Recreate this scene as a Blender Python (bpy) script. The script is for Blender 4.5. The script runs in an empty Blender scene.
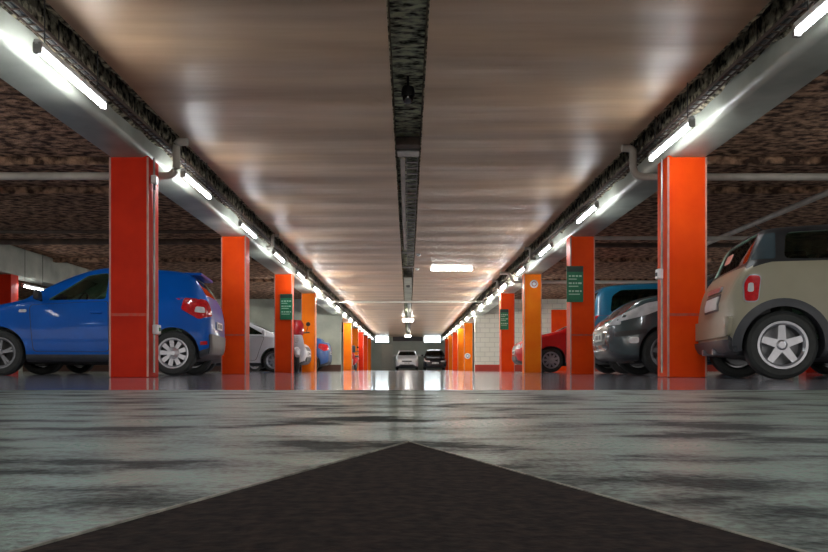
import bpy, bmesh, math, random
from mathutils import Vector, Matrix
from mathutils.bvhtree import BVHTree
random.seed(7)
R = math.radians
PI = math.pi
S = bpy.context.scene
COL = S.collection

# ------------------------------------------------------------------ camera, world, exposure
F = 794.0; CH = 0.09; VX = 408.0; HY = 369.0
cam_d = bpy.data.cameras.new('camera'); cam = bpy.data.objects.new('camera', cam_d); COL.objects.link(cam)
cam.location = (0, 0, CH); cam.rotation_euler = (R(90), 0, 0)
cam_d.sensor_fit = 'HORIZONTAL'; cam_d.sensor_width = 36; cam_d.lens = F/828*36
cam_d.shift_x = (414-VX)/828; cam_d.shift_y = (HY-276)/828
cam_d.clip_start = 0.01; cam_d.clip_end = 300
S.camera = cam
w = bpy.data.worlds.new('world'); S.world = w; w.use_nodes = True
bg = w.node_tree.nodes['Background']; bg.inputs[0].default_value = (1.0, 0.93, 0.85, 1); bg.inputs[1].default_value = 0.75
S.view_settings.view_transform = 'Standard'; S.view_settings.look = 'None'
S.view_settings.gamma = 1; S.view_settings.use_curve_mapping = False
S.view_settings.exposure = 1.38
TUBE = 24.0          # emission of the fluorescent tubes
FAR_GLOW = 6.0         # lamp glow at the far end, put into panels added there

# ------------------------------------------------------------------ materials
MATS = {}
def mat(name, color, rough=0.5, metal=0.0, noise=0, amount=0.25, color2=None, bump=0, bscale=None,
        emit=None, estr=0, spec=0.5, coat=0, stretch=(1, 1, 1), detail=5, ramp=(0.35, 0.65), rvar=0, lac=2.0):
    if name in MATS: return MATS[name]
    m = bpy.data.materials.new(name); m.use_nodes = True; MATS[name] = m
    nt = m.node_tree; N = nt.nodes; L = nt.links
    b = N['Principled BSDF']
    c = (*color, 1)
    b.inputs['Base Color'].default_value = c
    b.inputs['Roughness'].default_value = rough
    b.inputs['Metallic'].default_value = metal
    b.inputs['Specular IOR Level'].default_value = spec
    b.inputs['Coat Weight'].default_value = coat
    b.inputs['Coat Roughness'].default_value = 0.05
    if emit:
        b.inputs['Emission Color'].default_value = (*emit, 1); b.inputs['Emission Strength'].default_value = estr
    if not noise and not bump: noise = 6; amount = 0.08
    tc = N.new('ShaderNodeTexCoord'); mp = N.new('ShaderNodeMapping')
    mp.inputs['Scale'].default_value = stretch
    L.new(tc.outputs['Object'], mp.inputs[0])
    if noise:
        nz = N.new('ShaderNodeTexNoise'); nz.inputs['Scale'].default_value = noise; nz.inputs['Detail'].default_value = detail
        L.new(mp.outputs[0], nz.inputs['Vector'])
        cr = N.new('ShaderNodeValToRGB'); cr.color_ramp.elements[0].position = ramp[0]; cr.color_ramp.elements[1].position = ramp[1]
        c2 = color2 or tuple(max(0, x*(1-amount)) for x in color)
        cr.color_ramp.elements[0].color = (*c2, 1); cr.color_ramp.elements[1].color = c
        L.new(nz.outputs[0], cr.inputs[0]); L.new(cr.outputs[0], b.inputs['Base Color'])
        if rvar:
            mr = N.new('ShaderNodeMapRange'); mr.inputs['To Min'].default_value = max(0, rough-rvar); mr.inputs['To Max'].default_value = rough+rvar
            mr.inputs['From Min'].default_value = ramp[0]; mr.inputs['From Max'].default_value = ramp[1]
            L.new(nz.outputs[0], mr.inputs['Value']); L.new(mr.outputs[0], b.inputs['Roughness'])
    if bump:
        nb = N.new('ShaderNodeTexNoise'); nb.inputs['Scale'].default_value = bscale or noise; nb.inputs['Detail'].default_value = detail
        L.new(mp.outputs[0], nb.inputs['Vector'])
        bp = N.new('ShaderNodeBump'); bp.inputs['Strength'].default_value = 1; bp.inputs['Distance'].default_value = bump
        L.new(nb.outputs[0], bp.inputs['Height']); L.new(bp.outputs[0], b.inputs['Normal'])
    return m

def glass(name, color, alpha):
    if name in MATS: return MATS[name]
    m = bpy.data.materials.new(name); m.use_nodes = True; MATS[name] = m
    nt = m.node_tree; N = nt.nodes; L = nt.links
    out = N['Material Output']; N.remove(N['Principled BSDF'])
    t = N.new('ShaderNodeBsdfTransparent'); t.inputs[0].default_value = (*color, 1)
    g = N.new('ShaderNodeBsdfGlossy'); g.inputs['Roughness'].default_value = 0.03; g.inputs[0].default_value = (0.9, 0.95, 1, 1)
    fr = N.new('ShaderNodeFresnel'); fr.inputs[0].default_value = 1.5
    mx = N.new('ShaderNodeMath'); mx.operation = 'MULTIPLY_ADD'; mx.inputs[1].default_value = 1; mx.inputs[2].default_value = alpha
    L.new(fr.outputs[0], mx.inputs[0])
    ms = N.new('ShaderNodeMixShader'); L.new(mx.outputs[0], ms.inputs[0]); L.new(t.outputs[0], ms.inputs[1]); L.new(g.outputs[0], ms.inputs[2])
    L.new(ms.outputs[0], out.inputs[0])
    return m

M_ceil = mat('ceiling_paint', (0.50, 0.335, 0.205), rough=0.42, noise=1.1, amount=0.4, bump=0.010, bscale=2.2, stretch=(0.25, 1.6, 1), detail=3, spec=0.6)
def wave_bump(m, scale, dist, distortion):
    nt = m.node_tree; N = nt.nodes; L = nt.links; b = N['Principled BSDF']
    old = b.inputs['Normal'].links[0].from_node if b.inputs['Normal'].links else None
    tc = N.new('ShaderNodeTexCoord'); wv = N.new('ShaderNodeTexWave'); wv.bands_direction = 'Y'
    wv.inputs['Scale'].default_value = scale; wv.inputs['Distortion'].default_value = distortion; wv.inputs['Detail'].default_value = 3; wv.inputs['Detail Scale'].default_value = .6
    L.new(tc.outputs['Object'], wv.inputs[0]); bp = N.new('ShaderNodeBump'); bp.inputs['Distance'].default_value = dist
    L.new(wv.outputs['Fac'], bp.inputs['Height'])
    if old: L.new(old.outputs[0], bp.inputs['Normal'])
    L.new(bp.outputs[0], b.inputs['Normal'])
wave_bump(M_ceil, .30, .012, 5)
M_deck = mat('sprayed_insulation', (0.50, 0.30, 0.19), rough=0.95, noise=7, color2=(0.07, 0.042, 0.03), bump=0.10, bscale=8, stretch=(0.9, 1.25, 1), detail=8, ramp=(0.40, 0.62), spec=0.1)
M_beam = mat('painted_concrete', (0.42, 0.44, 0.38), rough=0.42, noise=1.6, color2=(0.25, 0.27, 0.23), bump=0.003, bscale=5, detail=6, spec=0.5)
M_lag = mat('rough_lagging', (0.42, 0.38, 0.27), rough=0.95, noise=14, color2=(0.03, 0.026, 0.018), bump=0.05, bscale=16, detail=8, ramp=(0.42, 0.6), spec=0.1)
M_slot = mat('slot_insulation', (0.85, 0.90, 0.66), rough=0.95, noise=9, color2=(0.05, 0.05, 0.035), bump=0.08, bscale=10, stretch=(1, 2, 1), detail=8, ramp=(0.38, 0.6), spec=0.1)
M_wallL = mat('grey_concrete', (0.56, 0.60, 0.50), rough=0.8, noise=1.2, amount=0.3, bump=0.004, bscale=6)
M_pipe = mat('painted_pipe', (0.50, 0.46, 0.40), rough=0.45, noise=3, amount=0.35)
M_pipeD = mat('rusty_pipe', (0.12, 0.08, 0.06), rough=0.7, noise=5, amount=0.5)
M_pipeW = mat('white_pipe', (0.75, 0.74, 0.68), rough=0.4, noise=3, amount=0.1)
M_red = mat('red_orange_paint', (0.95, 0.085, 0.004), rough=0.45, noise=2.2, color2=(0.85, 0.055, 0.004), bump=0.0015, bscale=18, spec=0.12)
M_amb = mat('lamplit_orange_paint', (0.98, 0.24, 0.008), rough=0.45, noise=2.2, color2=(0.95, 0.17, 0.006), bump=0.0015, bscale=18, spec=0.12)  # pillar orange with the light of brighter lamps put into the colour
M_drd = mat('shaded_red_paint', (0.70, 0.028, 0.004), rough=0.45, noise=2.2, color2=(0.55, 0.018, 0.004), bump=0.0015, bscale=18, spec=0.12)  # pillar red with shade put into the colour, as on the nearest left pillar
M_trim = mat('pale_corner_strip', (0.62, 0.33, 0.26), rough=0.35, noise=9, amount=0.3)
M_steel = mat('galvanised_steel', (0.42, 0.42, 0.40), rough=0.4, metal=0.8, noise=12, amount=0.3)
M_black = mat('black_plastic', (0.018, 0.018, 0.02), rough=0.45, noise=10, amount=0.2)
M_dgrey = mat('dark_grey_plastic', (0.05, 0.055, 0.065), rough=0.45, noise=10, amount=0.2)
M_rubber = mat('tyre_rubber', (0.028, 0.032, 0.032), rough=0.65, noise=20, amount=0.3)
M_chrome = mat('alloy', (0.40, 0.41, 0.45), rough=0.28, metal=0.7, noise=10, amount=0.15)
M_alloyd = mat('dull_alloy', (0.22, 0.23, 0.25), rough=0.4, metal=0.6, noise=10, amount=0.2)
M_seat = mat('seat_cloth', (0.20, 0.22, 0.21), rough=0.9, noise=30, amount=0.3)
M_cabin = mat('cabin_lining', (0.60, 0.75, 0.60), rough=0.9, noise=15, amount=0.3)
M_tail = mat('tail_light_red', (0.65, 0.012, 0.02), rough=0.12, noise=30, amount=0.3, coat=0.5)
M_lens = mat('clear_lens', (0.75, 0.77, 0.80), rough=0.08, noise=12, amount=0.25, coat=0.8)
M_plate = mat('number_plate', (0.75, 0.76, 0.74), rough=0.4, noise=10, amount=0.1)
M_ink = mat('plate_ink', (0.03, 0.03, 0.04), rough=0.5)
M_white = mat('white_enamel', (0.78, 0.79, 0.80), rough=0.35, noise=6, amount=0.08)
M_green = mat('sign_green', (0.005, 0.20, 0.085), rough=0.4, noise=8, amount=0.3)
M_gdark = mat('sign_dark_green', (0.006, 0.045, 0.03), rough=0.4, noise=8, amount=0.3)
M_mint = mat('sign_lettering', (0.45, 0.72, 0.55), rough=0.4, noise=8, amount=0.15)
M_tube = mat('lit_tube', (1, 1, 1), rough=0.4, emit=(0.94, 0.98, 1.0), estr=TUBE)
M_tubeBoost = mat('boosted_lit_tube', (1, 1, 1), rough=0.4, emit=(1.0, 0.98, 0.92), estr=TUBE*3.4)  # far tubes boosted above the near ones to brighten the far ceiling
M_tubeF = mat('lit_tube_warm', (1, 1, 1), rough=0.4, emit=(1.0, 0.97, 0.9), estr=TUBE*0.6)
M_glow = mat('lamp_glow', (1, 1, 1), rough=0.4, emit=(0.85, 0.97, 1.0), estr=FAR_GLOW)
M_gls = glass('car_glass', (0.70, 0.85, 0.76), 0.03)
M_glsd = glass('dark_car_glass', (0.32, 0.42, 0.38), 0.05)

# ------------------------------------------------------------------ mesh helpers
class MB:
    def __init__(s): s.v = []; s.f = []
    def add(s, vs, fs):
        o = len(s.v); s.v += [tuple(v) for v in vs]; s.f += [tuple(i+o for i in f) for f in fs]; return s
    def box(s, x0, x1, y0, y1, z0, z1, bev=0):
        if bev > 0:
            return s.rbox(x0, x1, y0, y1, z0, z1, bev)
        vs = [(x, y, z) for z in (z0, z1) for x, y in ((x0, y0), (x1, y0), (x1, y1), (x0, y1))]
        return s.add(vs, [(3, 2, 1, 0), (4, 5, 6, 7), (0, 1, 5, 4), (1, 2, 6, 5), (2, 3, 7, 6), (3, 0, 4, 7)])
    def rbox(s, x0, x1, y0, y1, z0, z1, b):
        bm = bmesh.new(); bmesh.ops.create_cube(bm, size=1)
        for v in bm.verts:
            v.co = Vector(((x0+x1)/2+v.co.x*(x1-x0), (y0+y1)/2+v.co.y*(y1-y0), (z0+z1)/2+v.co.z*(z1-z0)))
        b = min(b, (x1-x0)*.49, (y1-y0)*.49, (z1-z0)*.49)
        bmesh.ops.bevel(bm, geom=bm.edges[:], offset=b, segments=2, affect='EDGES', profile=0.5)
        bm.verts.index_update()
        vs = [v.co[:] for v in bm.verts]; fs = [[v.index for v in f.verts] for f in bm.faces]; bm.free()
        return s.add(vs, fs)
    def tube(s, pts, r, n=10, cap=True):
        pts = [Vector(p) for p in pts]; rings = []
        for i, p in enumerate(pts):
            d = (pts[min(i+1, len(pts)-1)]-pts[max(i-1, 0)]).normalized()
            up = Vector((0, 0, 1)) if abs(d.z) < 0.95 else Vector((1, 0, 0))
            a = d.cross(up).normalized(); b = d.cross(a)
            rr = r[i] if isinstance(r, (list, tuple)) else r
            rings.append([p+a*math.cos(2*PI*k/n)*rr+b*math.sin(2*PI*k/n)*rr for k in range(n)])
        vs = [v for q in rings for v in q]; fs = []
        for i in range(len(pts)-1):
            for k in range(n): fs.append((i*n+k, i*n+(k+1) % n, (i+1)*n+(k+1) % n, (i+1)*n+k))
        if cap: fs.append(tuple(range(n-1, -1, -1))); fs.append(tuple((len(pts)-1)*n+k for k in range(n)))
        return s.add(vs, fs)
    def lathe(s, prof, n=32, axis='y', c=(0, 0, 0)):
        """prof: (radius, along-axis) closed by caps if radius 0"""
        vs = []; fs = []
        for r, a in prof:
            for k in range(n):
                u, v = r*math.cos(2*PI*k/n), r*math.sin(2*PI*k/n)
                p = {'y': (u, a, v), 'z': (u, v, a), 'x': (a, u, v)}[axis]
                vs.append((p[0]+c[0], p[1]+c[1], p[2]+c[2]))
        for i in range(len(prof)-1):
            for k in range(n): fs.append((i*n+k, i*n+(k+1) % n, (i+1)*n+(k+1) % n, (i+1)*n+k))
        return s.add(vs, fs)
    def build(s, name, m, parent=None, smooth=False, weld=False):
        me = bpy.data.meshes.new(name); me.from_pydata(s.v, [], s.f)
        bm = bmesh.new(); bm.from_mesh(me)
        if weld: bmesh.ops.remove_doubles(bm, verts=bm.verts, dist=1e-5)
        bmesh.ops.recalc_face_normals(bm, faces=bm.faces); bm.to_mesh(me); bm.free()
        me.materials.append(m)
        if smooth: shade(me)
        o = bpy.data.objects.new(name, me); COL.objects.link(o)
        if parent: o.parent = parent
        return o
def shade(me, ang=35):
    me.polygons.foreach_set('use_smooth', [True]*len(me.polygons))
    try: me.set_sharp_from_angle(angle=R(ang))
    except Exception: pass
def tag(o, label=None, cat=None, group=None, kind=None):
    if label: o['label'] = label
    if cat: o['category'] = cat
    if group: o['group'] = group
    if kind: o['kind'] = kind
    return o
def struct(o): o['kind'] = 'structure'; return o
def empty(name, loc=(0, 0, 0), rz=0):
    o = bpy.data.objects.new(name, None); COL.objects.link(o); o.location = loc; o.rotation_euler = (0, 0, rz); o.empty_display_size = .2; return o
def copy_tree(o, parent=None):
    c = o.copy(); COL.objects.link(c); c.parent = parent
    for ch in [k for k in o.children]: copy_tree(ch, c)
    return c
ORD = ['first', 'second', 'third', 'fourth', 'fifth', 'sixth', 'seventh', 'eighth', 'ninth', 'tenth', 'eleventh', 'twelfth', 'thirteenth', 'fourteenth', 'fifteenth', 'sixteenth', 'seventeenth', 'eighteenth']

# ------------------------------------------------------------------ large structure
Y0, Y1 = -8.0, 63.0
BX = 2.72; BW = 0.42; BZ = 2.31; ZS = 2.64; ZD = 3.0; XS = 2.51

def floor_mats():
    def base(name):
        m = bpy.data.materials.new(name); m.use_nodes = True; return m, m.node_tree.nodes, m.node_tree.links, m.node_tree.nodes['Principled BSDF']
    m, N, L, b = base('trowelled_floor')
    tc = N.new('ShaderNodeTexCoord')
    mp = N.new('ShaderNodeMapping'); mp.inputs['Scale'].default_value = (0.55, 1.0, 1); L.new(tc.outputs['Object'], mp.inputs[0])
    n1 = N.new('ShaderNodeTexNoise'); n1.inputs['Scale'].default_value = 6; n1.inputs['Detail'].default_value = 9; n1.inputs['Roughness'].default_value = .62; L.new(mp.outputs[0], n1.inputs[0])
    n2 = N.new('ShaderNodeTexNoise'); n2.inputs['Scale'].default_value = 130; n2.inputs['Detail'].default_value = 4; L.new(tc.outputs['Object'], n2.inputs[0])
    cr = N.new('ShaderNodeValToRGB'); L.new(n1.outputs[0], cr.inputs[0])
    cr.color_ramp.elements[0].position = 0.40; cr.color_ramp.elements[0].color = (0.025, 0.045, 0.045, 1)
    cr.color_ramp.elements[1].position = 0.57; cr.color_ramp.elements[1].color = (0.56, 0.68, 0.60, 1)
    mx = N.new('ShaderNodeMixRGB'); mx.blend_type = 'MULTIPLY'; mx.inputs[0].default_value = 0.7
    c2 = N.new('ShaderNodeValToRGB'); c2.color_ramp.elements[0].position = 0.43; c2.color_ramp.elements[1].position = 0.58; c2.color_ramp.elements[0].color = (.12, .12, .12, 1); L.new(n2.outputs[0], c2.inputs[0])
    L.new(cr.outputs[0], mx.inputs[1]); L.new(c2.outputs[0], mx.inputs[2]); L.new(mx.outputs[0], b.inputs['Base Color'])
    rr = N.new('ShaderNodeMapRange'); rr.inputs['From Min'].default_value = .35; rr.inputs['From Max'].default_value = .65; rr.inputs['To Min'].default_value = 0.5; rr.inputs['To Max'].default_value = 0.30
    L.new(n1.outputs[0], rr.inputs[0]); L.new(rr.outputs[0], b.inputs['Roughness'])
    bp = N.new('ShaderNodeBump'); bp.inputs['Distance'].default_value = 0.0020; L.new(n2.outputs[0], bp.inputs['Height'])
    bp2 = N.new('ShaderNodeBump'); bp2.inputs['Distance'].default_value = 0.004; L.new(n1.outputs[0], bp2.inputs['Height']); L.new(bp.outputs[0], bp2.inputs['Normal'])
    L.new(bp2.outputs[0], b.inputs['Normal'])
    cw = N.new('ShaderNodeMapRange'); cw.inputs['From Min'].default_value = .42; cw.inputs['From Max'].default_value = .60; cw.inputs['To Min'].default_value = 0; cw.inputs['To Max'].default_value = 1
    L.new(n1.outputs[0], cw.inputs[0]); cm = N.new('ShaderNodeMath'); cm.operation = 'MULTIPLY'; L.new(cw.outputs[0], cm.inputs[0]); L.new(c2.outputs[0], cm.inputs[1]); L.new(cm.outputs[0], b.inputs['Coat Weight'])
    sw = N.new('ShaderNodeMapRange'); sw.inputs['From Min'].default_value = .42; sw.inputs['From Max'].default_value = .58; sw.inputs['To Min'].default_value = .08; sw.inputs['To Max'].default_value = .45; L.new(n1.outputs[0], sw.inputs[0])
    b.inputs['Coat Tint'].default_value = (.84, 1, .95, 1); b.inputs['Coat Roughness'].default_value = .13; L.new(bp2.outputs[0], b.inputs['Coat Normal'])
    L.new(sw.outputs[0], b.inputs['Specular IOR Level']); b.inputs['Specular Tint'].default_value = (0.75, 0.95, 0.9, 1)
    near = m
    m, N, L, b = base('polished_floor')
    tc = N.new('ShaderNodeTexCoord')
    n1 = N.new('ShaderNodeTexNoise'); n1.inputs['Scale'].default_value = 0.8; n1.inputs['Detail'].default_value = 5; L.new(tc.outputs['Object'], n1.inputs[0])
    cr = N.new('ShaderNodeValToRGB'); L.new(n1.outputs[0], cr.inputs[0])
    cr.color_ramp.elements[0].position = 0.35; cr.color_ramp.elements[0].color = (0.28, 0.28, 0.33, 1)
    cr.color_ramp.elements[1].position = 0.65; cr.color_ramp.elements[1].color = (0.44, 0.44, 0.50, 1)
    L.new(cr.outputs[0], b.inputs['Base Color'])
    b.inputs['Roughness'].default_value = 0.09
    bp = N.new('ShaderNodeBump'); bp.inputs['Distance'].default_value = 0.002; n3 = N.new('ShaderNodeTexNoise'); n3.inputs['Scale'].default_value = 5
    L.new(tc.outputs['Object'], n3.inputs[0]); L.new(n3.outputs[0], bp.inputs['Height']); L.new(bp.outputs[0], b.inputs['Normal'])
    return near, m
M_near, M_far = floor_mats()
fl = MB().box(-16, 16, 3.4, Y1, -0.2, 0).build('floor', M_far); struct(fl)
fl2 = MB().box(-16, 16, Y0, 3.4, -0.2, 0).build('floor', M_near); struct(fl2)
# smooth ceiling either side of the slot
struct(MB().box(-XS, -0.155, Y0, Y1, ZS, ZS+0.05).build('ceiling', M_ceil))
struct(MB().box(0.155, XS, Y0, Y1, ZS, ZS+0.05).build('ceiling', M_ceil))
struct(MB().box(-16, 16, Y0, Y1, ZD, ZD+0.2).build('ceiling', M_deck))
for s, nm in ((-1, 'left'), (1, 'right')):
    def span(a, b): return (min(s*a, s*b), max(s*a, s*b))
    prof = [(BX, ZD)]+[(BX+.07-.07*math.cos(R(a)), BZ+.07-.07*math.sin(R(a))) for a in range(0, 91, 10)]+[(BX+BW-.03, BZ), (BX+BW, BZ+.03), (BX+BW, ZD)]
    vs = [(s*x, y, zz) for y in (Y0, Y1) for x, zz in prof]; k = len(prof)
    struct(MB().add(vs, [tuple(range(k)), tuple(range(2*k-1, k-1, -1))]+[(i, (i+1) % k, k+(i+1) % k, k+i) for i in range(k)]).build('beam', M_beam, smooth=True))
    # rough lagging on the upper half of the beam face and on the slab edge
    lg = MB()
    n = 300
    for (xa, za, zb) in ((BX-0.035, BZ+0.20, ZD),):
        vs = []; fs = []
        for i in range(n+1):
            y = Y0+(Y1-Y0)*i/n
            j1 = random.uniform(-.035, .02); j2 = random.uniform(-.015, .015)
            vs += [(s*(BX+.01), y, za+j1), (s*(xa+j2), y, za+j1+.02), (s*(xa+j2*.5), y, (za+zb)/2), (s*xa, y, zb), (s*(BX+.01), y, zb)]
        for i in range(n):
            for k in range(5): fs.append((i*5+k, i*5+(k+1) % 5, (i+1)*5+(k+1) % 5, (i+1)*5+k))
        fs.append((4, 3, 2, 1, 0)); fs.append(tuple(n*5+k for k in range(5)))
        lg.add(vs, fs)
    struct(lg.build('beam_lagging', M_lag))
    ed = MB(); vs = []; fs = []
    n = 600
    for i in range(n+1):
        y = Y0+(Y1-Y0)*i/n
        j = random.uniform(-.012, .03)*(1 if random.random() < .6 else .3)
        vs += [(s*(XS+.0), y, ZS-.004), (s*(XS+.02+j), y, ZS-.004), (s*(XS+.03+j), y, ZS+.06), (s*XS, y, ZS+.06)]
    for i in range(n):
        for k in range(4): fs.append((i*4+k, i*4+(k+1) % 4, (i+1)*4+(k+1) % 4, (i+1)*4+k))
    fs += [(3, 2, 1, 0), tuple(n*4+k for k in range(4))]
    ed.add(vs, fs); struct(ed.build('trim', M_lag))
    # outer row beam, two strips of deck joists
    struct(MB().rbox(*span(9.3, 9.75), Y0, 33, BZ, ZD, .03).build('beam', M_beam))
# walls
struct(MB().box(-16, 16, Y1, Y1+.2, 0, ZD).build('wall_back', mat('far_wall', (0.55, 0.64, 0.60), rough=0.6, noise=0.5, amount=0.3)))
struct(MB().box(-16.2, -16, Y0, Y1, 0, ZD).build('wall_left', M_wallL))
struct(MB().box(16, 16.2, Y0, Y1, 0, ZD).build('wall_right', M_wallL))
def block_mat():
    m = bpy.data.materials.new('white_blockwork'); m.use_nodes = True; N = m.node_tree.nodes; L = m.node_tree.links; b = N['Principled BSDF']
    tc = N.new('ShaderNodeTexCoord'); mp = N.new('ShaderNodeMapping'); mp.inputs['Rotation'].default_value = (R(-90), 0, 0)
    L.new(tc.outputs['Object'], mp.inputs[0]); br = N.new('ShaderNodeTexBrick'); L.new(mp.outputs[0], br.inputs[0])
    br.inputs['Scale'].default_value = 1; br.inputs['Brick Width'].default_value = .4; br.inputs['Row Height'].default_value = .2; br.inputs['Mortar Size'].default_value = .012
    br.inputs['Color1'].default_value = (.90, .88, .76, 1); br.inputs['Color2'].default_value = (.86, .84, .72, 1); br.inputs['Mortar'].default_value = (.68, .66, .57, 1)
    L.new(br.outputs[0], b.inputs['Base Color']); b.inputs['Roughness'].default_value = .5
    bp = N.new('ShaderNodeBump'); bp.inputs['Distance'].default_value = .006; bp.invert = True; L.new(br.outputs['Fac'], bp.inputs['Height']); L.new(bp.outputs[0], b.inputs['Normal'])
    return m
M_block = block_mat()
struct(MB().box(-16, -BX-.06, 33, 33.25, 0, ZD-.0).build('wall_left_bay', M_wallL))
struct(MB().box(BX+.06, 16, 33, 33.25, 0, ZD-.0).build('wall_right_bay', M_block))
struct(MB().box(-16, -BX-.06, 32.97, 33.0, 0, .27).build('baseboard_left', mat('brown_base', (.10, .045, .03), rough=.5)))
struct(MB().box(BX+.06, 16, 32.97, 33.0, 0, .27).build('baseboard_right', mat('red_base', (.50, .05, .03), rough=.5)))
struct(MB().box(-8.2, -8, 33.25, Y1, 0, ZD).build('wall_left_far', M_wallL))
struct(MB().box(8, 8.2, 33.25, Y1, 0, ZD).build('wall_right_far', M_block))
# far end: lintel, pale panel, added panels that carry the lamp glow
for k, (xa, xb) in enumerate(((-2.62, -1.5), (1.25, 2.62))):
    wn = MB().box(xa, xb, Y1-.06, Y1-.02, 2.2, 2.62).build('glow_panel_%d' % (k+1), M_glow); struct(wn)
    f_ = MB()
    for q in (xa, xb): f_.box(q-.04, q+.04, Y1-.1, Y1, 2.15, 2.64)
    f_.box(xa, xb, Y1-.1, Y1, 2.13, 2.2); f_.build('glow_panel_frame', M_dgrey, wn)
struct(MB().box(-1.2, 1.15, Y1-.3, Y1, 2.3, 2.64).build('trim', M_dgrey))
dr = struct(MB().rbox(-2.1, -1.2, Y1-.05, Y1+.01, 0, 2.05, .01).build('door_1', mat('pale_door', (.55, .6, .56), rough=.4)))
MB().box(-1.3, -1.24, Y1-.1, Y1-.05, 1, 1.06).build('door_handle', M_steel, dr)
dr = struct(MB().rbox(5.95, 7.2, 32.9, 33.0, 0, 2.55, .015).build('door_2', M_red))
MB().box(6.05, 6.1, 32.84, 32.9, 1.0, 1.15).build('door_handle', M_steel, dr)

# ------------------------------------------------------------------ pillars
PY = [8.32, 13.3, 18.6, 23.3, 38.4, 43.4, 48.4, 53.4, 58.4]
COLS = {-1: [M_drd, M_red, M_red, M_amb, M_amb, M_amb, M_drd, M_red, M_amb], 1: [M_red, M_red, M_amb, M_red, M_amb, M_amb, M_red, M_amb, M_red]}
notes = {(-1, 0): 'deep red square pillar nearest on the left, in front of the blue hatchback',
         (-1, 1): 'orange-red square pillar just behind the tail of the blue hatchback',
         (-1, 2): 'red square pillar in the left row carrying a green sign',
         (-1, 3): 'amber square pillar in the left row, beside the red and white scooter',
         (1, 0): 'orange-red square pillar nearest on the right, touching the tail of the beige hatchback',
         (1, 1): 'orange-red square pillar with a large green sign, left of the teal car',
         (1, 2): 'amber square pillar with a round white sign, in front of the red car',
         (1, 3): 'red square pillar with a small green sign, against the white block wall'}
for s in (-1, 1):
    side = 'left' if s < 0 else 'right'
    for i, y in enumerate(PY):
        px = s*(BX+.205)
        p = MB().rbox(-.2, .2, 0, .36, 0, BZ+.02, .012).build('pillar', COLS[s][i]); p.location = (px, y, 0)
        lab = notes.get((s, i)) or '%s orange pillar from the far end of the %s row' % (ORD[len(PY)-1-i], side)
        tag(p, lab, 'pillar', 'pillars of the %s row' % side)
        e = MB()
        for q in (-1, 1):
            e.box(min(q*.188, q*.206), max(q*.188, q*.206), -.006, .006, 0.01, BZ)
        e.build('corner_strip', M_trim, p)  # pale pinkish strips along the front corners
        e = MB().box(-.203, .203, -.003, .0, .645, .675).build('scuff_band', mat('scuffed_band', (.45, .12, .07), rough=.6, noise=12, color2=COLS[s][i].node_tree.nodes['Principled BSDF'].inputs['Base Color'].default_value[:3], ramp=(.3, .7)), p) if i < 2 else None
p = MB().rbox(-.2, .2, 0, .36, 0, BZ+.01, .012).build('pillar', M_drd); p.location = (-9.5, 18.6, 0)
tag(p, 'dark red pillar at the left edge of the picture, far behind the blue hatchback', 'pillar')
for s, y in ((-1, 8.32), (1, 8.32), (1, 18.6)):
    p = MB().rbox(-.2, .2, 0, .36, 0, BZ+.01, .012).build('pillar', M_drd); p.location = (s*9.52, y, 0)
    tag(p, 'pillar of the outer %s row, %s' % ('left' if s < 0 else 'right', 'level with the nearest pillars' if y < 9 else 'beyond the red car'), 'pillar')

# ------------------------------------------------------------------ lamps
def make_lamp(hang):
    t = empty('fluorescent_lamp')
    MB().rbox(-.022, .022, 0, 1.2, .022, .07, .01).build('housing', M_white, t)
    MB().tube([(0, .03, 0), (0, 1.17, 0)], .019, 12).build('tube', M_tube, t, smooth=True)
    for y in (0, 1.17): MB().rbox(-.028, .028, y, y+.035, -.026, .05, .008).build('end_cap', M_steel, t)
    for y in (.12, 1.05): MB().tube([(0, y, .068), (0, y, hang)], .005, 6).build('hanger', M_black, t)
    return t
lamp0 = make_lamp(.405); lamp1 = make_lamp(.656); used = False; used1 = False
lampL = [5.6, 9.24, 12.4, 15.5, 18.7, 22.0, 25.4, 28.8, 32.2, 35.6, 39.0, 42.5, 46, 49.5, 53, 57]
lampR = [4.1, 7.32, 11.0, 14.5, 17.8, 21.1, 24.4, 27.8, 31.2, 34.6, 38.1, 41.6, 45, 48.5, 52, 56]
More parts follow.
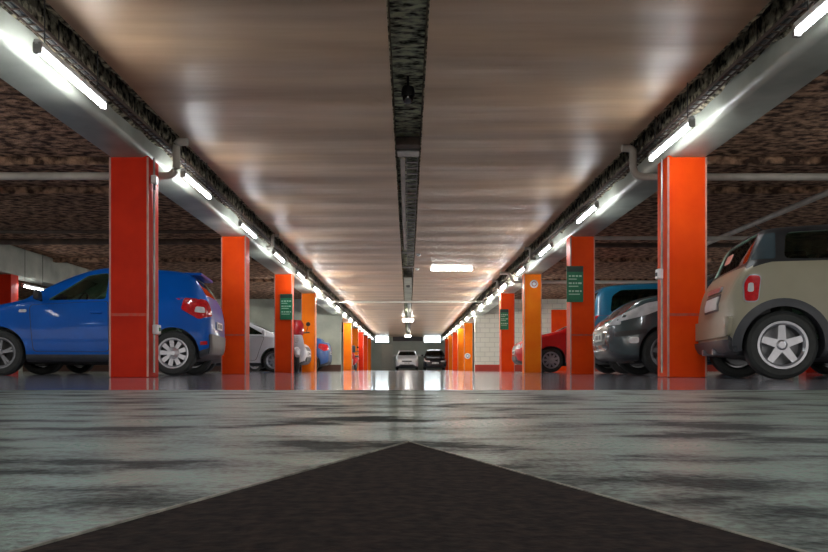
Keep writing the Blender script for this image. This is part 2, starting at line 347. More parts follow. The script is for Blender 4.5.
for s, ys in ((-1, lampL), (1, lampR)):
    side = 'left' if s < 0 else 'right'
    for i, y in enumerate(ys):
        l = copy_tree(lamp0) if used else lamp0; used = True
        l.location = (s*2.49, y*.95, 2.238)
        if i == 5:
            far0 = [c for c in l.children if c.name.startswith('tube')][0].data.copy(); far0.materials[0] = M_tubeBoost
        if i >= 5: [c for c in l.children if c.name.startswith('tube')][0].data = far0
        tag(l, '%s fluorescent tube from the camera along the %s beam' % (ORD[i], side), 'lamp', 'fluorescent tubes along the %s beam' % side)
    for y, wh in ((-4.4, 'farther'), (-1.0, 'nearer')):
        l = copy_tree(lamp0); l.location = (s*2.49, y*.95, 2.238)
        tag(l, 'fluorescent tube on the %s beam behind the viewpoint, %s of two' % (side, wh), 'lamp', 'tubes behind the viewpoint, %s' % side)
    for i, y in enumerate((1.5, 7.5, 13, 18.95, 25.5, 30.5)):
        low = s < 0 and i == 3
        l = copy_tree(lamp1) if used1 else lamp1; used1 = True
        l.location = (s*9.2, y, 2.345)
        if low:
            l.location.z = 2.07
            for c in l.children:
                if c.name.startswith('hanger'): c.scale.z = (ZD-2.07)/.656
        lab = '%s fluorescent tube from the camera on the outer %s beam' % (ORD[i], side)
        if low: lab = 'lit tube seen low over the bonnet of the blue hatchback'
        tag(l, lab, 'lamp', 'tubes of the outer %s row' % side)
    for y, wh in ((-3.5, 'farthest'), (1.0, 'middle'), (5.0, 'nearest'), (8.6, 'deepest')):  # unseen fill lamps added to brighten the side bays
        l = copy_tree(lamp1); l.location = (s*6.3, y, 2.345)
        tag(l, 'added fill tube out of view in the middle of the %s bay, %s of four' % (side, wh), 'lamp', 'tubes in the middle of the %s bay' % side)
    for y, xx, wh in ((25.0, 4.0, 'nearer'), (28.5, 4.5, 'farther')):  # fill lamps added behind pillars to brighten the bay ends
        l = copy_tree(lamp1); l.location = (s*xx, y, 2.345)
        tag(l, 'added fill tube hidden behind a pillar deep in the %s bay, %s of two' % (side, wh), 'lamp', 'added deep fill tubes of the %s bay' % side)
def ceil_lamp(x0, x1, y, z, label, h=.05, m=M_tubeF):
    t = empty('ceiling_lamp', ((x0+x1)/2, y, z)); L_ = (x1-x0)/2
    MB().rbox(-L_-.03, L_+.03, -.03, .03, 0, (.03 if h < .1 else .05), .01).build('housing', M_white, t)
    MB().tube([(-L_, 0, -.018), (L_, 0, -.018)], h/2, 10).build('tube', m, t, smooth=True)
    tag(t, label, 'lamp'); return t
ceil_lamp(.58, 1.62, 20, ZS-.03, 'added tube lamp in place of a bright ceiling reflection, right of the slot')  # lamp added where the ceiling carries a bright reflection
ceil_lamp(-.26, .26, 38.5, ZS-.16, 'nearer of the two white lamps hanging under the centre slot', .16)
ceil_lamp(-.2, .2, 57, ZS-.16, 'farther small white lamp under the centre slot', .16)

# ------------------------------------------------------------------ cable trays, pipes, conduits
def bend(pts, r=.08, n=5):
    pts = [Vector(p) for p in pts]; out = [pts[0]]
    for i in range(1, len(pts)-1):
        a = (pts[i-1]-pts[i]); b = (pts[i+1]-pts[i]); ra = min(r, a.length*.45, b.length*.45)
        p0 = pts[i]+a.normalized()*ra; p1 = pts[i]+b.normalized()*ra
        for k in range(n+1):
            t = k/n; out.append(p0*(1-t)**2+pts[i]*2*t*(1-t)+p1*t*t)
    out.append(pts[-1]); return out
for s in (-1, 1):
    side = 'left' if s < 0 else 'right'
    t = empty('cable_tray', (s*2.635, 0, 2.50)); ya, yb = Y0, 61.9
    for q in (-.04, .04): MB().rbox(q-.004, q+.004, ya, yb, 0, .03, .002).build('side_rail', M_pipeD, t)
    rg = MB(); y = ya
    while y < yb: rg.box(-.04, .04, y, y+.012, 0, .008); y += .12
    o = rg.build('rungs', M_pipeD, t); o['kind'] = 'stuff'
    hg = MB(); y = -7.5
    while y < yb: hg.tube([(s*.048, y, .0), (s*.048, y, .5)], .005, 5); y += 1.7
    o = hg.build('hanger_rods', M_black, t); o['kind'] = 'stuff'
    tag(t, 'dark ladder cable tray running along the %s beam' % side, 'cable tray')
    for k in range(3):
        pts = []; y = ya
        while y < yb:
            pts.append((s*(2.612+.023*k+random.uniform(-.002, .002)), y, 2.5085+(.008+.002*k))); y += .5
        c = MB().tube(pts, .007+.002*k, 6).build('cable', (M_black, M_dgrey, M_steel)[k], smooth=True)
        tag(c, ('thin black cable', 'dark grey cable', 'thickest, pale grey cable')[k]+' lying in the %s cable tray' % side, 'cable')
    # duct running under the slab edge, in the gap
    c = MB().tube([(s*2.565, Y0, 2.72), (s*2.565, 62, 2.72)], .035, 10).build('pipe', M_pipeD, smooth=True)
    tag(c, 'dark pipe in the gap between the %s beam and the smooth ceiling' % side, 'pipe')
    # transverse pipe just beyond the first pillar, turning up into the gap
    zt = 2.245 if s < 0 else 2.262
    pts = bend([(s*14, 8.98, zt), (s*2.545, 8.98, zt), (s*2.545, 8.98, 2.585), (s*2.42, 8.98, 2.585)] if s > 0 else [(s*14, 8.726, 2.21), (s*2.545, 8.726, 2.21), (s*2.545, 8.726, 2.585), (s*2.42, 8.726, 2.585)], .13, 6)
    c = MB().tube(pts, .042, 12); c = c.build('pipe', M_pipe, smooth=True)
    tag(c, 'pale pipe crossing the %s bay and bending up beside the nearest %s pillar' % (side, side), 'pipe')
    # conduit down the aisle face of the first pillar + boxes
    cx = s*(BX-.012)
    c = MB().tube([(cx, 8.47, .05), (cx, 8.47, 2.34)], .012, 8).build('conduit', M_steel, smooth=True)
    tag(c, 'thin grey conduit down the aisle face of the nearest %s pillar' % side, 'conduit')
z = lambda yy, d: CH+(HY-yy)*d/F
b = empty('switch_box', (-BX+.03, 8.50, z(330, 8.5)-.045))
MB().rbox(-.03, .03, -.06, .06, 0, .1, .01).build('case', M_white, b); MB().rbox(.03, .04, -.02, .02, .03, .07, .004).build('button', M_green, b)
tag(b, 'small white switch box low on the nearest left pillar', 'switch box')
b = empty('junction_box', (-BX+.03, 8.42, z(181, 8.45)-.04))
MB().rbox(-.03, .03, -.04, .04, 0, .09, .012).build('case', M_white, b); MB().tube([(0, 0, -.06), (0, 0, 0)], .014, 8).build('gland', M_dgrey, b)
tag(b, 'small white junction box at the top of the nearest left pillar', 'junction box')
b = empty('switch_box', (BX-.03, 8.5, z(275, 8.5)-.045))
MB().rbox(-.03, .03, -.05, .05, 0, .11, .01).build('case', M_white, b); MB().rbox(-.04, -.03, -.02, .02, .03, .07, .004).build('button', M_dgrey, b)
tag(b, 'small grey box half way up the nearest right pillar', 'switch box')
def pipe(pts, r, m, label, name='pipe'):
    c = MB().tube(bend(pts, .1), r, 10).build(name, m, smooth=True); tag(c, label, 'pipe'); return c
pipe([(-15.5, 15.2, 2.72), (-3.2, 15.2, 2.72)], .035, M_pipeD, 'dark rusty pipe high across the left bay')
pipe([(-15.5, 16.6, 2.75), (-3.2, 16.6, 2.75)], .06, M_pipeD, 'thicker dark pipe across the left bay, behind the rusty one')
pipe([(3.2, 14.8, 2.53), (15.5, 14.8, 2.53)], .035, M_pipe, 'pale pipe across the right bay above the teal car')
pipe([(2.3, 19.9, 2.49), (2.55, 19.9, 2.49), (2.62, 19.9, 2.27), (15.5, 19.9, 2.27)], .04, M_pipeW, 'cream pipe across the right bay above the red car')
pipe([(3.2, 17, 2.74), (15.5, 17, 2.74)], .05, M_pipeD, 'dark pipe high across the right bay')
pipe([(6.02, 4, 2.62), (6.02, 17.5, 2.62)], .045, M_pipe, 'pale pipe slanting towards the back above the beige hatchback')
pipe([(-2.69, 28, 2.46), (2.69, 28, 2.46)], .035, M_pipeW, 'white pipe crossing the aisle under the ceiling between the two beams')
def joists():
    for s in (-1, 1):
        for i, y in enumerate((6.0, 10.9, 12.7, 20.8, 25.6)):
            o = MB().rbox(min(s*3.14, s*15.9), max(s*3.14, s*15.9), y, y+.16, ZD-.10, ZD+.01, .01).build('joist', M_deck); struct(o)
joists()
# elbow pipes near second lamp pairs, dipping out of the gap
for s, ys in ((-1, (14.9, 20.1)), (1, (16.5, 22.6))):
    for i, y in enumerate(ys):
        pipe([(s*2.42, y, 2.60), (s*2.55, y, 2.60), (s*2.55, y+.1, 2.40), (s*2.67, y+.15, 2.40)], .03, M_pipe, 'short bent pipe over the %s beam, %s from the camera' % ('left' if s < 0 else 'right', ('nearer', 'farther')[i]))
# things in the slot
struct(MB().box(-.15, .15, Y0, Y1, ZD-.05, ZD-.001).build('ceiling', M_slot))
for s in (-1, 1):
    struct(MB().box(s*.155-.01, s*.155+.01, Y0, Y1, ZS+.05, ZD-.0).build('trim', M_lag))
t = empty('dome_camera', (0, 7.75, ZD-.30))
MB().tube([(0, 0, .12), (0, 0, .31)], .012, 8).build('stem', M_black, t)
MB().lathe([(.0, .14), (.055, .14), (.065, .10), (.065, .06), (.06, .05), (0, .05)], 24, 'z').build('housing', M_black, t, smooth=True)
MB().lathe([(.055, .055), (.052, .02), (.04, -.005), (.02, -.02), (0, -.024)], 24, 'z').build('dome', mat('smoked_dome', (.02, .02, .025), rough=.08, coat=1), t, smooth=True)
tag(t, 'black dome camera hanging inside the dark ceiling slot', 'camera')
o = MB().rbox(-.14, .14, 9.25, 9.42, 2.70, 2.80, .01).build('cross_bracket', M_pipeD); tag(o, 'dark bracket across the slot where the ducts begin', 'bracket')
o = MB().rbox(-.14, .14, 9.6, 9.85, 2.72, 2.76, .01).build('cross_plate', M_steel); tag(o, 'pale plate across the slot behind the dark bracket', 'plate')
o = MB().rbox(-.10, -.035, 9.87, 17.3, 2.70, 2.78, .01).build('duct', M_pipe); tag(o, 'long pale square duct along the left of the slot', 'duct')
t = empty('cable_ladder', (0.055, 9.8, 2.80))
for q in (-.07, .07): MB().box(q-.005, q+.005, 0, 50, 0, .04).build('side_rail', M_steel, t)
rg = MB()
for k in range(160): rg.box(-.07, .07, k*.31, k*.31+.05, .005, .02)
rg.build('rungs', M_steel, t)['kind'] = 'stuff'
tag(t, 'steel cable ladder running along the right of the slot', 'cable ladder')
for y, l in ((17.6, 'nearer'), (20.1, 'farther')):
    o = MB().rbox(-.14, .14, y, y+.1, 2.66, 2.70, .01).build('cross_plate', M_steel); tag(o, 'pale strip across the middle of the slot, %s of two' % l, 'plate')
    t = empty('detector', (.235, y, ZS-.05)); MB().rbox(-.05, .05, -.05, .05, .02, .06, .01).build('base', M_white, t)
    MB().lathe([(.0, .0), (.03, .0), (.045, .025)], 16, 'z').build('sensor', M_white, t, smooth=True); tag(t, 'small white detector on the ceiling right of the slot, %s of two' % l, 'detector')
o = MB().rbox(-.12, .12, 22.5, 31, 2.67, 2.70, .01).build('slot_panel', M_wallL); tag(o, 'grey panel closing the far part of the slot', 'panel')
o = MB().lathe([(0, 0), (.05, 0), (.06, .03), (.06, .06)], 16, 'z', (0, 24.5, 2.605)).build('downlight', M_black, smooth=True); tag(o, 'small dark round fitting under the far slot panel', 'fitting')

# ------------------------------------------------------------------ signs
def green_sign(x, y, w_, h_, z0, label):
    t = empty('sign', (x, y, z0))
    MB().rbox(-w_/2, w_/2, -.012, .012, 0, h_, .004).build('panel', M_green, t)
    MB().box(-w_/2+.004, w_/2-.004, -.0135, -.0125, h_*.84, h_-.005).build('header', M_gdark, t)
    l = MB(); rnd = random.Random(3)
    for k, zz in enumerate((.70, .50, .28)):
        xx = -w_*.38
        while xx < w_*.34:
            d = rnd.uniform(.03, .07)*w_/.3; l.box(xx, min(xx+d, w_*.40), -.0150, -.0125, h_*zz, h_*zz+h_*.045); xx += d+.016
        xx = -w_*.38
        l.box(xx, w_*(.1+.1*k), -.0150, -.0125, h_*(zz-.075), h_*(zz-.05))
    l.build('lettering', M_mint, t)
    for q in (.18, .82): MB().box(-.01, .01, .012, .03, h_*q-.01, h_*q+.01).build('bracket', M_steel, t)
    tag(t, label, 'sign'); return t
def px(x_, d): return (x_-VX)*d/F
green_sign(px(575, 13.26), 13.27, .275, .60, z(302, 13.26), 'large green sign with pale lettering on the second right pillar')
green_sign(px(285.8, 18.5), 18.57, .29, .60, z(319.5, 18.5), 'green sign with dark header on a red pillar of the left row')
green_sign(px(504.5, 23.2), 23.27, .25, .60, z(329.5, 23.2), 'small green sign on the fourth right pillar, by the white wall')
for (x_, y, z_, r, lab, mi) in ((px(534, 18.6), 18.595, z(284, 18.6), .095, 'round white sign high on the amber right pillar', M_tail),
                       (px(467.5, 38.4), 38.39, z(356, 38.4), .14, 'small round white sign low on a distant right pillar', mat('sign_blue', (.02, .06, .4), rough=.4))):
    t = empty('round_sign', (x_, y, z_))
    MB().lathe([(0, -.008), (r, -.008), (r, 0), (0, 0)], 28, 'y').build('disc', M_white, t)
    MB().lathe([(r*.62, -.0095), (r*.62, -.011), (r*.45, -.011), (r*.45, -.0095)], 24, 'y').build('ring', mi, t)
    tag(t, lab, 'sign')

# ------------------------------------------------------------------ floor mark
M_arrow = mat('dark_floor_paint', (0.045, 0.030, 0.026), rough=.75, noise=90, color2=(0.012, 0.010, 0.010), bump=.0008, bscale=160, spec=.12)
yA = F*CH/(443-HY); yB = F*CH/(552-HY)
sl = .185/(yA-.39)
yE = -1.0; hw = .188/(yA-yB)*(yA-yE)
o = MB().add([(.003, yA, 0.0006), (-hw, yE, .0006), (hw, yE, .0006), (.003, yA, 0.0015), (-hw, yE, .0015), (hw, yE, .0015)], [(0, 1, 2), (3, 5, 4), (0, 3, 4, 1), (0, 2, 5, 3), (1, 4, 5, 2)]).build('arrow_marking', M_arrow)
tag(o, 'dark brown arrow head painted on the floor in the foreground', 'floor marking')
e = MB()
for s in (-1, 1):
    e.add([(0, yA+.006, .0006), (s*hw+s*.004, yE, .0006), (s*hw, yE, .0006), (0, yA, .0006), (0, yA+.006, .0022), (s*hw+s*.004, yE, .0022), (s*hw, yE, .0022), (0, yA, .0022)],
          [(0, 1, 2, 3), (4, 7, 6, 5), (0, 4, 5, 1), (3, 2, 6, 7), (0, 3, 7, 4), (1, 5, 6, 2)])
e.build('pale_edge', mat('pale_edge', (.42, .42, .36), rough=.6, noise=60, amount=.6), o)

# ------------------------------------------------------------------ cars
def pchip(xs, ys, x):
    n = len(xs)
    if x <= xs[0]: return ys[0]
    if x >= xs[-1]: return ys[-1]
    h = [xs[i+1]-xs[i] for i in range(n-1)]; d = [(ys[i+1]-ys[i])/h[i] for i in range(n-1)]
    def slope(i):
        if i == 0: return d[0]
        if i == n-1: return d[-1]
        if d[i-1]*d[i] <= 0: return 0
        w1 = 2*h[i]+h[i-1]; w2 = h[i]+2*h[i-1]
        return (w1+w2)/(w1/d[i-1]+w2/d[i])
    i = 0
    while i < n-2 and x > xs[i+1]: i += 1
    t = (x-xs[i])/h[i]; m0 = slope(i)*h[i]; m1 = slope(i+1)*h[i]
    return (2*t**3-3*t*t+1)*ys[i]+(t**3-2*t*t+t)*m0+(-2*t**3+3*t*t)*ys[i+1]+(t**3-t*t)*m1

def section(p):
    zb, ws, wm, zm, wb, zt, wr, zr = p
    k = min(1, max(0, (zr-zt)/.35))          # 0 on the bonnet, 1 at the cabin
    pts = [(0, zb), (ws*.86, zb), (ws*.985, zb+.035), (ws+(wm-ws)*.5, zb+.10), (wm, zm), (wb+(wm-wb)*.35, zt-(zt-zm)*.28), (wb, zt)]
    za = zr-.05*k-(zr-zt)*.10*(1-k)
    pts += [(wb+(wr-wb)*.55, zt+(za-zt)*.5), (wr, za), (wr*.84, zr-.012), (wr*.45, zr-.003), (0, zr)]
    for _ in range(2):
        q = [pts[0]]
        for i in range(len(pts)-1):
            a, b = pts[i], pts[i+1]
            if i > 0: q.append((a[0]*.75+b[0]*.25, a[1]*.75+b[1]*.25))
            if i < len(pts)-2: q.append((a[0]*.25+b[0]*.75, a[1]*.25+b[1]*.75))
        q.append(pts[-1]); pts = q
    return pts

def mesh_obj(vs, fs, name='tmp'):
    me = bpy.data.meshes.new(name); me.from_pydata(vs, [], fs)
    bm = bmesh.new(); bm.from_mesh(me); bmesh.ops.recalc_face_normals(bm, faces=bm.faces); bm.to_mesh(me); bm.free()
    return me

def loft(secs):
    """secs: list of (x, half polyline [(y,z)..] bottom centre to top centre) -> closed solid"""
    vs = []; fs = []; rings = []
    for x, h in secs:
        ring = h+[(-y, zz) for y, zz in reversed(h[1:-1])]
        rings.append([len(vs)+i for i in range(len(ring))]); vs += [(x, y, zz) for y, zz in ring]
    n = len(rings[0])
    for a, b in zip(rings, rings[1:]):
        for k in range(n): fs.append((a[k], a[(k+1) % n], b[(k+1) % n], b[k]))
    fs.append(tuple(reversed(rings[0]))); fs.append(tuple(rings[-1]))
    return vs, fs

def prism(poly, a0, a1, plane):
    n = len(poly)
    def P(u, v, w_): return {'xz': (u, w_, v), 'yz': (w_, u, v)}[plane]
    vs = [P(u, v, a0) for u, v in poly]+[P(u, v, a1) for u, v in poly]
    return vs, [tuple(range(n)), tuple(reversed(range(n, 2*n)))]+[(i, (i+1) % n, n+(i+1) % n, n+i) for i in range(n)]

def rnd(poly, r=.05, n=3):
    out = []; m = len(poly)
    for i in range(m):
        p = Vector(poly[i]); a = Vector(poly[i-1])-p; b = Vector(poly[(i+1) % m])-p
        ra = min(r, a.length*.4, b.length*.4); p0 = p+a.normalized()*ra; p1 = p+b.normalized()*ra
        for k in range(n+1):
            t = k/n; q = p0*(1-t)**2+p*2*t*(1-t)+p1*t*t; out.append((q.x, q.y))
    return out
def grow(poly, d):
    cx = sum(p[0] for p in poly)/len(poly); cy = sum(p[1] for p in poly)/len(poly); out = []
    for x, y in poly:
        v = Vector((x-cx, y-cy)); l = v.length; v = v*(l+d)/l; out.append((cx+v.x, cy+v.y))
    return out

class Car:
    def __init__(s, st, wheels, wr, arch=None, grid=.05):
        s.st = st; s.xs = [q[0] for q in st]; s.L = s.xs[-1]
        s.wheels = wheels; s.wrad = wr; s.grid = grid
        secs = []
        for i in range(len(st)-1):
            a, b = st[i], st[i+1]
            n = max(1, math.ceil(math.hypot(b[0]-a[0], b[8]-a[8])/.07))
            for k in range(n): secs.append(a[0]+(b[0]-a[0])*k/n)
        secs.append(s.L)
        s.secs = [(x, section(s.par(x))) for x in secs]
        vs, fs = loft(s.secs); s.raw = (vs, fs)
        me = mesh_obj(vs, fs); bm = bmesh.new(); bm.from_mesh(me)
        bmesh.ops.triangulate(bm, faces=bm.faces); s.bvh = BVHTree.FromBMesh(bm); bm.free(); bpy.data.meshes.remove(me)
        s.cx = s.L/2
    def par(s, x): return [pchip(s.xs, [q[j] for q in s.st], x) for j in range(1, 9)]
    def hit(s, o, d):
        r = s.bvh.ray_cast(Vector(o), Vector(d).normalized(), 8)
        return r[0], r[1]
    def body(s, side_polys, front, rear, cabin, mname, m_low=None, m_top=None, top_from=None, archr=None):
        """cut cavity, windows and wheel arches; returns mesh in car coordinates"""
        me = mesh_obj(*s.raw); o = bpy.data.objects.new('tmp', me); COL.objects.link(o)
        cut = []
        def cutter(vs, fs):
            c = bpy.data.objects.new('cut', mesh_obj(vs, fs)); COL.objects.link(c); cut.append(c)
            m = o.modifiers.new('b', 'BOOLEAN'); m.operation = 'DIFFERENCE'; m.object = c; m.solver = 'EXACT'
        if cabin:
            xa, xb = cabin; sc = []; n = 14
            for i in range(n+1):
                x = xa+(xb-xa)*i/n; p = s.par(x); zb, ws, wm, zm, wb, zt, wr, zr = p
                top = max(zt-.02, zr-.075)
                sc.append((x, [(0, .34), (ws-.12, .34), (wm-.11, zm), (wb-.09, zt), (max(wb-.12, .1) if zr-zt < .2 else wr-.06, max(zt, top-.03)), (0, top)]))
            cutter(*loft(sc))
            for pl in side_polys: cutter(*prism(pl, -1.1, 1.1, 'xz'))
            if front: cutter(*prism(front[0], *front[1], 'yz'))
            if rear: cutter(*prism(rear[0], *rear[1], 'yz'))
        ar = archr or s.wrad+.045
        for wx in s.wheels:
            for sg in (-1, 1):
                c = MB(); c.lathe([(0, .52), (ar, .52), (ar, 1.2), (0, 1.2)], 40, 'y', (wx, 0, s.wrad))
                c.v = [(x, y*sg, zz) for x, y, zz in c.v]
                cc = mesh_obj(c.v, c.f); b2 = bmesh.new(); b2.from_mesh(cc); bmesh.ops.remove_doubles(b2, verts=b2.verts, dist=1e-5)
                bmesh.ops.recalc_face_normals(b2, faces=b2.faces); b2.to_mesh(cc); b2.free()
                co = bpy.data.objects.new('cut', cc); COL.objects.link(co); cut.append(co)
                m = o.modifiers.new('b', 'BOOLEAN'); m.operation = 'DIFFERENCE'; m.object = co; m.solver = 'EXACT'
        bpy.context.view_layer.update()
        dg = bpy.context.evaluated_depsgraph_get(); ev = o.evaluated_get(dg); res = bpy.data.meshes.new_from_object(ev)
        bpy.data.objects.remove(o)
        for c in cut: bpy.data.objects.remove(c)
        res.transform(Matrix.Translation((-s.cx, 0, 0)))
        res.materials.clear(); res.materials.append(mname); res.materials.append(m_low or M_dgrey); res.materials.append(m_top or mname); res.materials.append(M_cabin)
        for p in res.polygons:
            c = p.center; x = c.x+s.cx; q = s.par(x); p.material_index = 0
            if m_low and c.z < q[0]+.07+s.low: p.material_index = 1
            if m_top and top_from and top_from[0] < x < top_from[1] and c.z > q[5]+.012: p.material_index = 2
            r_ = s.bvh.find_nearest(Vector((x, c.y, c.z)))
            if r_[3] > .022: p.material_index = 3 if c.z > .33 and not any(abs(math.hypot(x-wx, c.z-s.wrad)-ar) < .02 or (math.hypot(x-wx, c.z-s.wrad) < ar and abs(abs(c.y)-.52) < .02) for wx in s.wheels) else 1
        shade(res, 32); return res
    low = 0
    def patch(s, poly, proj, eps=.005, thick=.012, step=None):
        """proj: 'L','R' sides (poly in x,z), 'F','B' front/back (poly y,z), 'T' top (x,y), or (O,U,V,D)"""
        step = step or s.grid
        if proj == 'L': O, U, V, D = (0, -3, 0), (1, 0, 0), (0, 0, 1), (0, 1, 0)
        elif proj == 'R': O, U, V, D = (0, 3, 0), (1, 0, 0), (0, 0, 1), (0, -1, 0)
        elif proj == 'F': O, U, V, D = (-3, 0, 0), (0, 1, 0), (0, 0, 1), (1, 0, 0)
        elif proj == 'B': O, U, V, D = (s.L+3, 0, 0), (0, 1, 0), (0, 0, 1), (-1, 0, 0)
        elif proj == 'T': O, U, V, D = (0, 0, 4), (1, 0, 0), (0, 1, 0), (0, 0, -1)
        else: O, U, V, D = proj
        O, U, V, D = map(Vector, (O, U, V, D))
        bm = bmesh.new(); vv = [bm.verts.new((a, b, 0)) for a, b in poly]; bm.faces.new(vv)
        us = [p[0] for p in poly]; vs_ = [p[1] for p in poly]
        for ax, lo, hi in ((0, min(us), max(us)), (1, min(vs_), max(vs_))):
            k = math.ceil(lo/step+1e-6)
            while k*step < hi-1e-4:
                co = [0, 0, 0]; no = [0, 0, 0]; co[ax] = k*step; no[ax] = 1
                bmesh.ops.bisect_plane(bm, geom=bm.verts[:]+bm.edges[:]+bm.faces[:], plane_co=co, plane_no=no, dist=1e-5); k += 1
        bmesh.ops.triangulate(bm, faces=[f for f in bm.faces if len(f.verts) > 4])
        bm.verts.index_update(); n = len(bm.verts); outer = []; inner = []; last = None
        for v in bm.verts:
            o_ = O+U*v.co.x+V*v.co.y; p, nn = s.hit(o_, D)
            if p is None: p = None
            outer.append((p, o_))
        good = [p for p, _ in outer if p is not None]
        if not good: bm.free(); return None
        dav = sum((p-o_).dot(D.normalized()) for p, o_ in outer if p is not None)/len(good)
        fin = [(p if p is not None else o_+D.normalized()*dav) for p, o_ in outer]
        dn = D.normalized()
        vs = [tuple(p-dn*eps) for p in fin]+[tuple(p-dn*(eps-thick)) for p in fin]
        fs = []
        for f in bm.faces:
            q = [v.index for v in f.verts]; fs.append(tuple(q)); fs.append(tuple(i+n for i in reversed(q)))
        for e_ in bm.edges:
            if len(e_.link_faces) == 1: a, b = e_.verts[0].index, e_.verts[1].index; fs.append((a, b, b+n, a+n))
        bm.free(); return [(x-s.cx, y, zz) for x, y, zz in vs], fs
    def arch(s, wx, r0, r1, side, a0=-8, a1=188, eps=.012, thick=.03, zmin=None):
        sg = -1 if side == 'L' else 1; rows = []; n = 30
        for k in range(n+1):
            a = R(a0+(a1-a0)*k/n); row = []
            for r in (r0, (r0+r1)/2, r1):
                x = wx+r*math.cos(a); zz = s.wrad+r*math.sin(a)
                p, _ = s.hit((x, sg*3, zz), (0, -sg, 0)); row.append(p if p is not None else None)
            rows.append(row)
        ys = [abs(p.y) for r in rows for p in r if p is not None]; ya = sum(ys)/len(ys)
        vs = []; 
        for k, row in enumerate(rows):
            a = R(a0+(a1-a0)*k/n)
            for j, r in enumerate((r0, (r0+r1)/2, r1)):
                x = wx+r*math.cos(a); zz = s.wrad+r*math.sin(a); y = abs(row[j].y) if row[j] is not None else ya
                y = max(y, ya-.06)
                e_ = eps if j < 2 else eps*.3
                vs.append((x-s.cx, sg*(y+e_), zz))
        m = len(vs); vs += [(x, y-sg*thick, zz) for x, y, zz in vs]; fs = []
        for k in range(n):
            for j in range(2):
                a = k*3+j; fs.append((a, a+1, a+4, a+3)); fs.append((m+a, m+a+3, m+a+4, m+a+1))
            fs.append((k*3, k*3+3, m+k*3+3, m+k*3)); fs.append((k*3+2, m+k*3+2, m+k*3+5, k*3+5))
        for k in (0, n): fs.append((k*3, k*3+1, k*3+2, m+k*3+2, m+k*3+1, m+k*3)[::1])
        return vs, fs

def make_wheel(r, w_, rimr, spokes, mr, parent, loc, sg, style='twin', dark=None):
    """tyre with rim; outer face towards sg*y"""
    prof = [(rimr, -w_*.42), (rimr+.02, -w_*.5), (r-.035, -w_*.5), (r-.008, -w_*.40), (r, -w_*.25), (r, w_*.25), (r-.008, w_*.40), (r-.035, w_*.5), (rimr+.02, w_*.5), (rimr, w_*.42), (rimr-.004, 0), (rimr, -w_*.42)]
    b = MB().lathe(prof, 40, 'y')
    t = b.build('wheel', M_rubber, parent, smooth=True, weld=True); t.location = loc
    y1 = sg*w_*.42; q = MB()
    q.lathe([(rimr+.006, y1+sg*.008), (rimr-.012, y1+sg*.006), (rimr-.022, y1-sg*.03), (rimr-.03, -sg*w_*.3), (.0, -sg*w_*.3)], 40, 'y')
    q2 = MB()
    q2.lathe([(rimr+.008, y1+sg*.010), (rimr-.012, y1+sg*.008), (rimr-.03, y1-sg*.012), (rimr-.03, y1-sg*.03), (rimr+.008, y1-sg*.03), (rimr+.008, y1+sg*.010)], 40, 'y')
    for k in range(spokes):
        a = 2*PI*k/spokes+.3
        offs = (-.13, .13) if style == 'twin' else (0,)
        for of in offs:
            w0 = {'twin': .016, 'star': .038, 'cover': .022}[style]; w1 = {'twin': .013, 'star': .026, 'cover': .034}[style]
            ca, sa = math.cos(a), math.sin(a); r0 = .02; r1 = rimr-.012
            cb, sb = math.cos(a+of), math.sin(a+of)
            p0 = Vector((ca*r0, 0, sa*r0)); p1 = Vector((cb*r1, 0, sb*r1)); d = (p1-p0).normalized(); t_ = Vector((-d.z, 0, d.x))
            yo0, yo1 = y1-sg*.018, y1-sg*.008; vs = []
            for p, ww, yo in ((p0, w0, yo0), (p1, w1, yo1)):
                for e_, dy in ((-1, 0), (1, 0), (.7, -sg*.025), (-.7, -sg*.025)): 
                    v = p+t_*ww*e_; vs.append((v.x, yo+dy, v.z))
            q2.add(vs, [(0, 1, 5, 4), (1, 2, 6, 5), (2, 3, 7, 6), (3, 0, 4, 7), (0, 3, 2, 1), (4, 5, 6, 7)])
    q2.lathe([(0, y1-sg*.004), (.03, y1-sg*.004), (.045, y1-sg*.012) if style != 'cover' else (.085, y1-sg*.012), (.05, y1-sg*.05) if style != 'cover' else (.09, y1-sg*.04), (0, y1-sg*.05)], 20, 'y')
    q.build('rim', mr if dark is None else dark, t, smooth=True)
    q2.build('spokes', mr, t)
    return t

def seats(c, root, xs, zf=.42, y=.34, mm=None):
    for x, zt in xs:
        for sg in ((-1, 1)):
            b = MB().rbox(x-.25, x+.25, sg*y-.24, sg*y+.24, zf, zf+.16, .05)
            b.add(*[( [(vx-c.cx, vy, vz) for vx, vy, vz in MB().rbox(-.07, .07, -.23, .23, 0, .62, .05).v], [])][0]) if False else None
            bk = MB().rbox(-.06, .06, sg*y-.23, sg*y+.23, 0, zt-zf-.26, .05); hr = MB().rbox(-.045, .045, sg*y-.13, sg*y+.13, zt-zf-.24, zt-zf-.06, .04)
            for m_ in (bk, hr): b.add([(x+.24+vx+vz*.22, vy, vz+zf+.06) for vx, vy, vz in m_.v], m_.f)
            b.v = [(vx-c.cx, vy, vz) for vx, vy, vz in b.v]; b.build('seat', mm or M_seat, root, smooth=True)

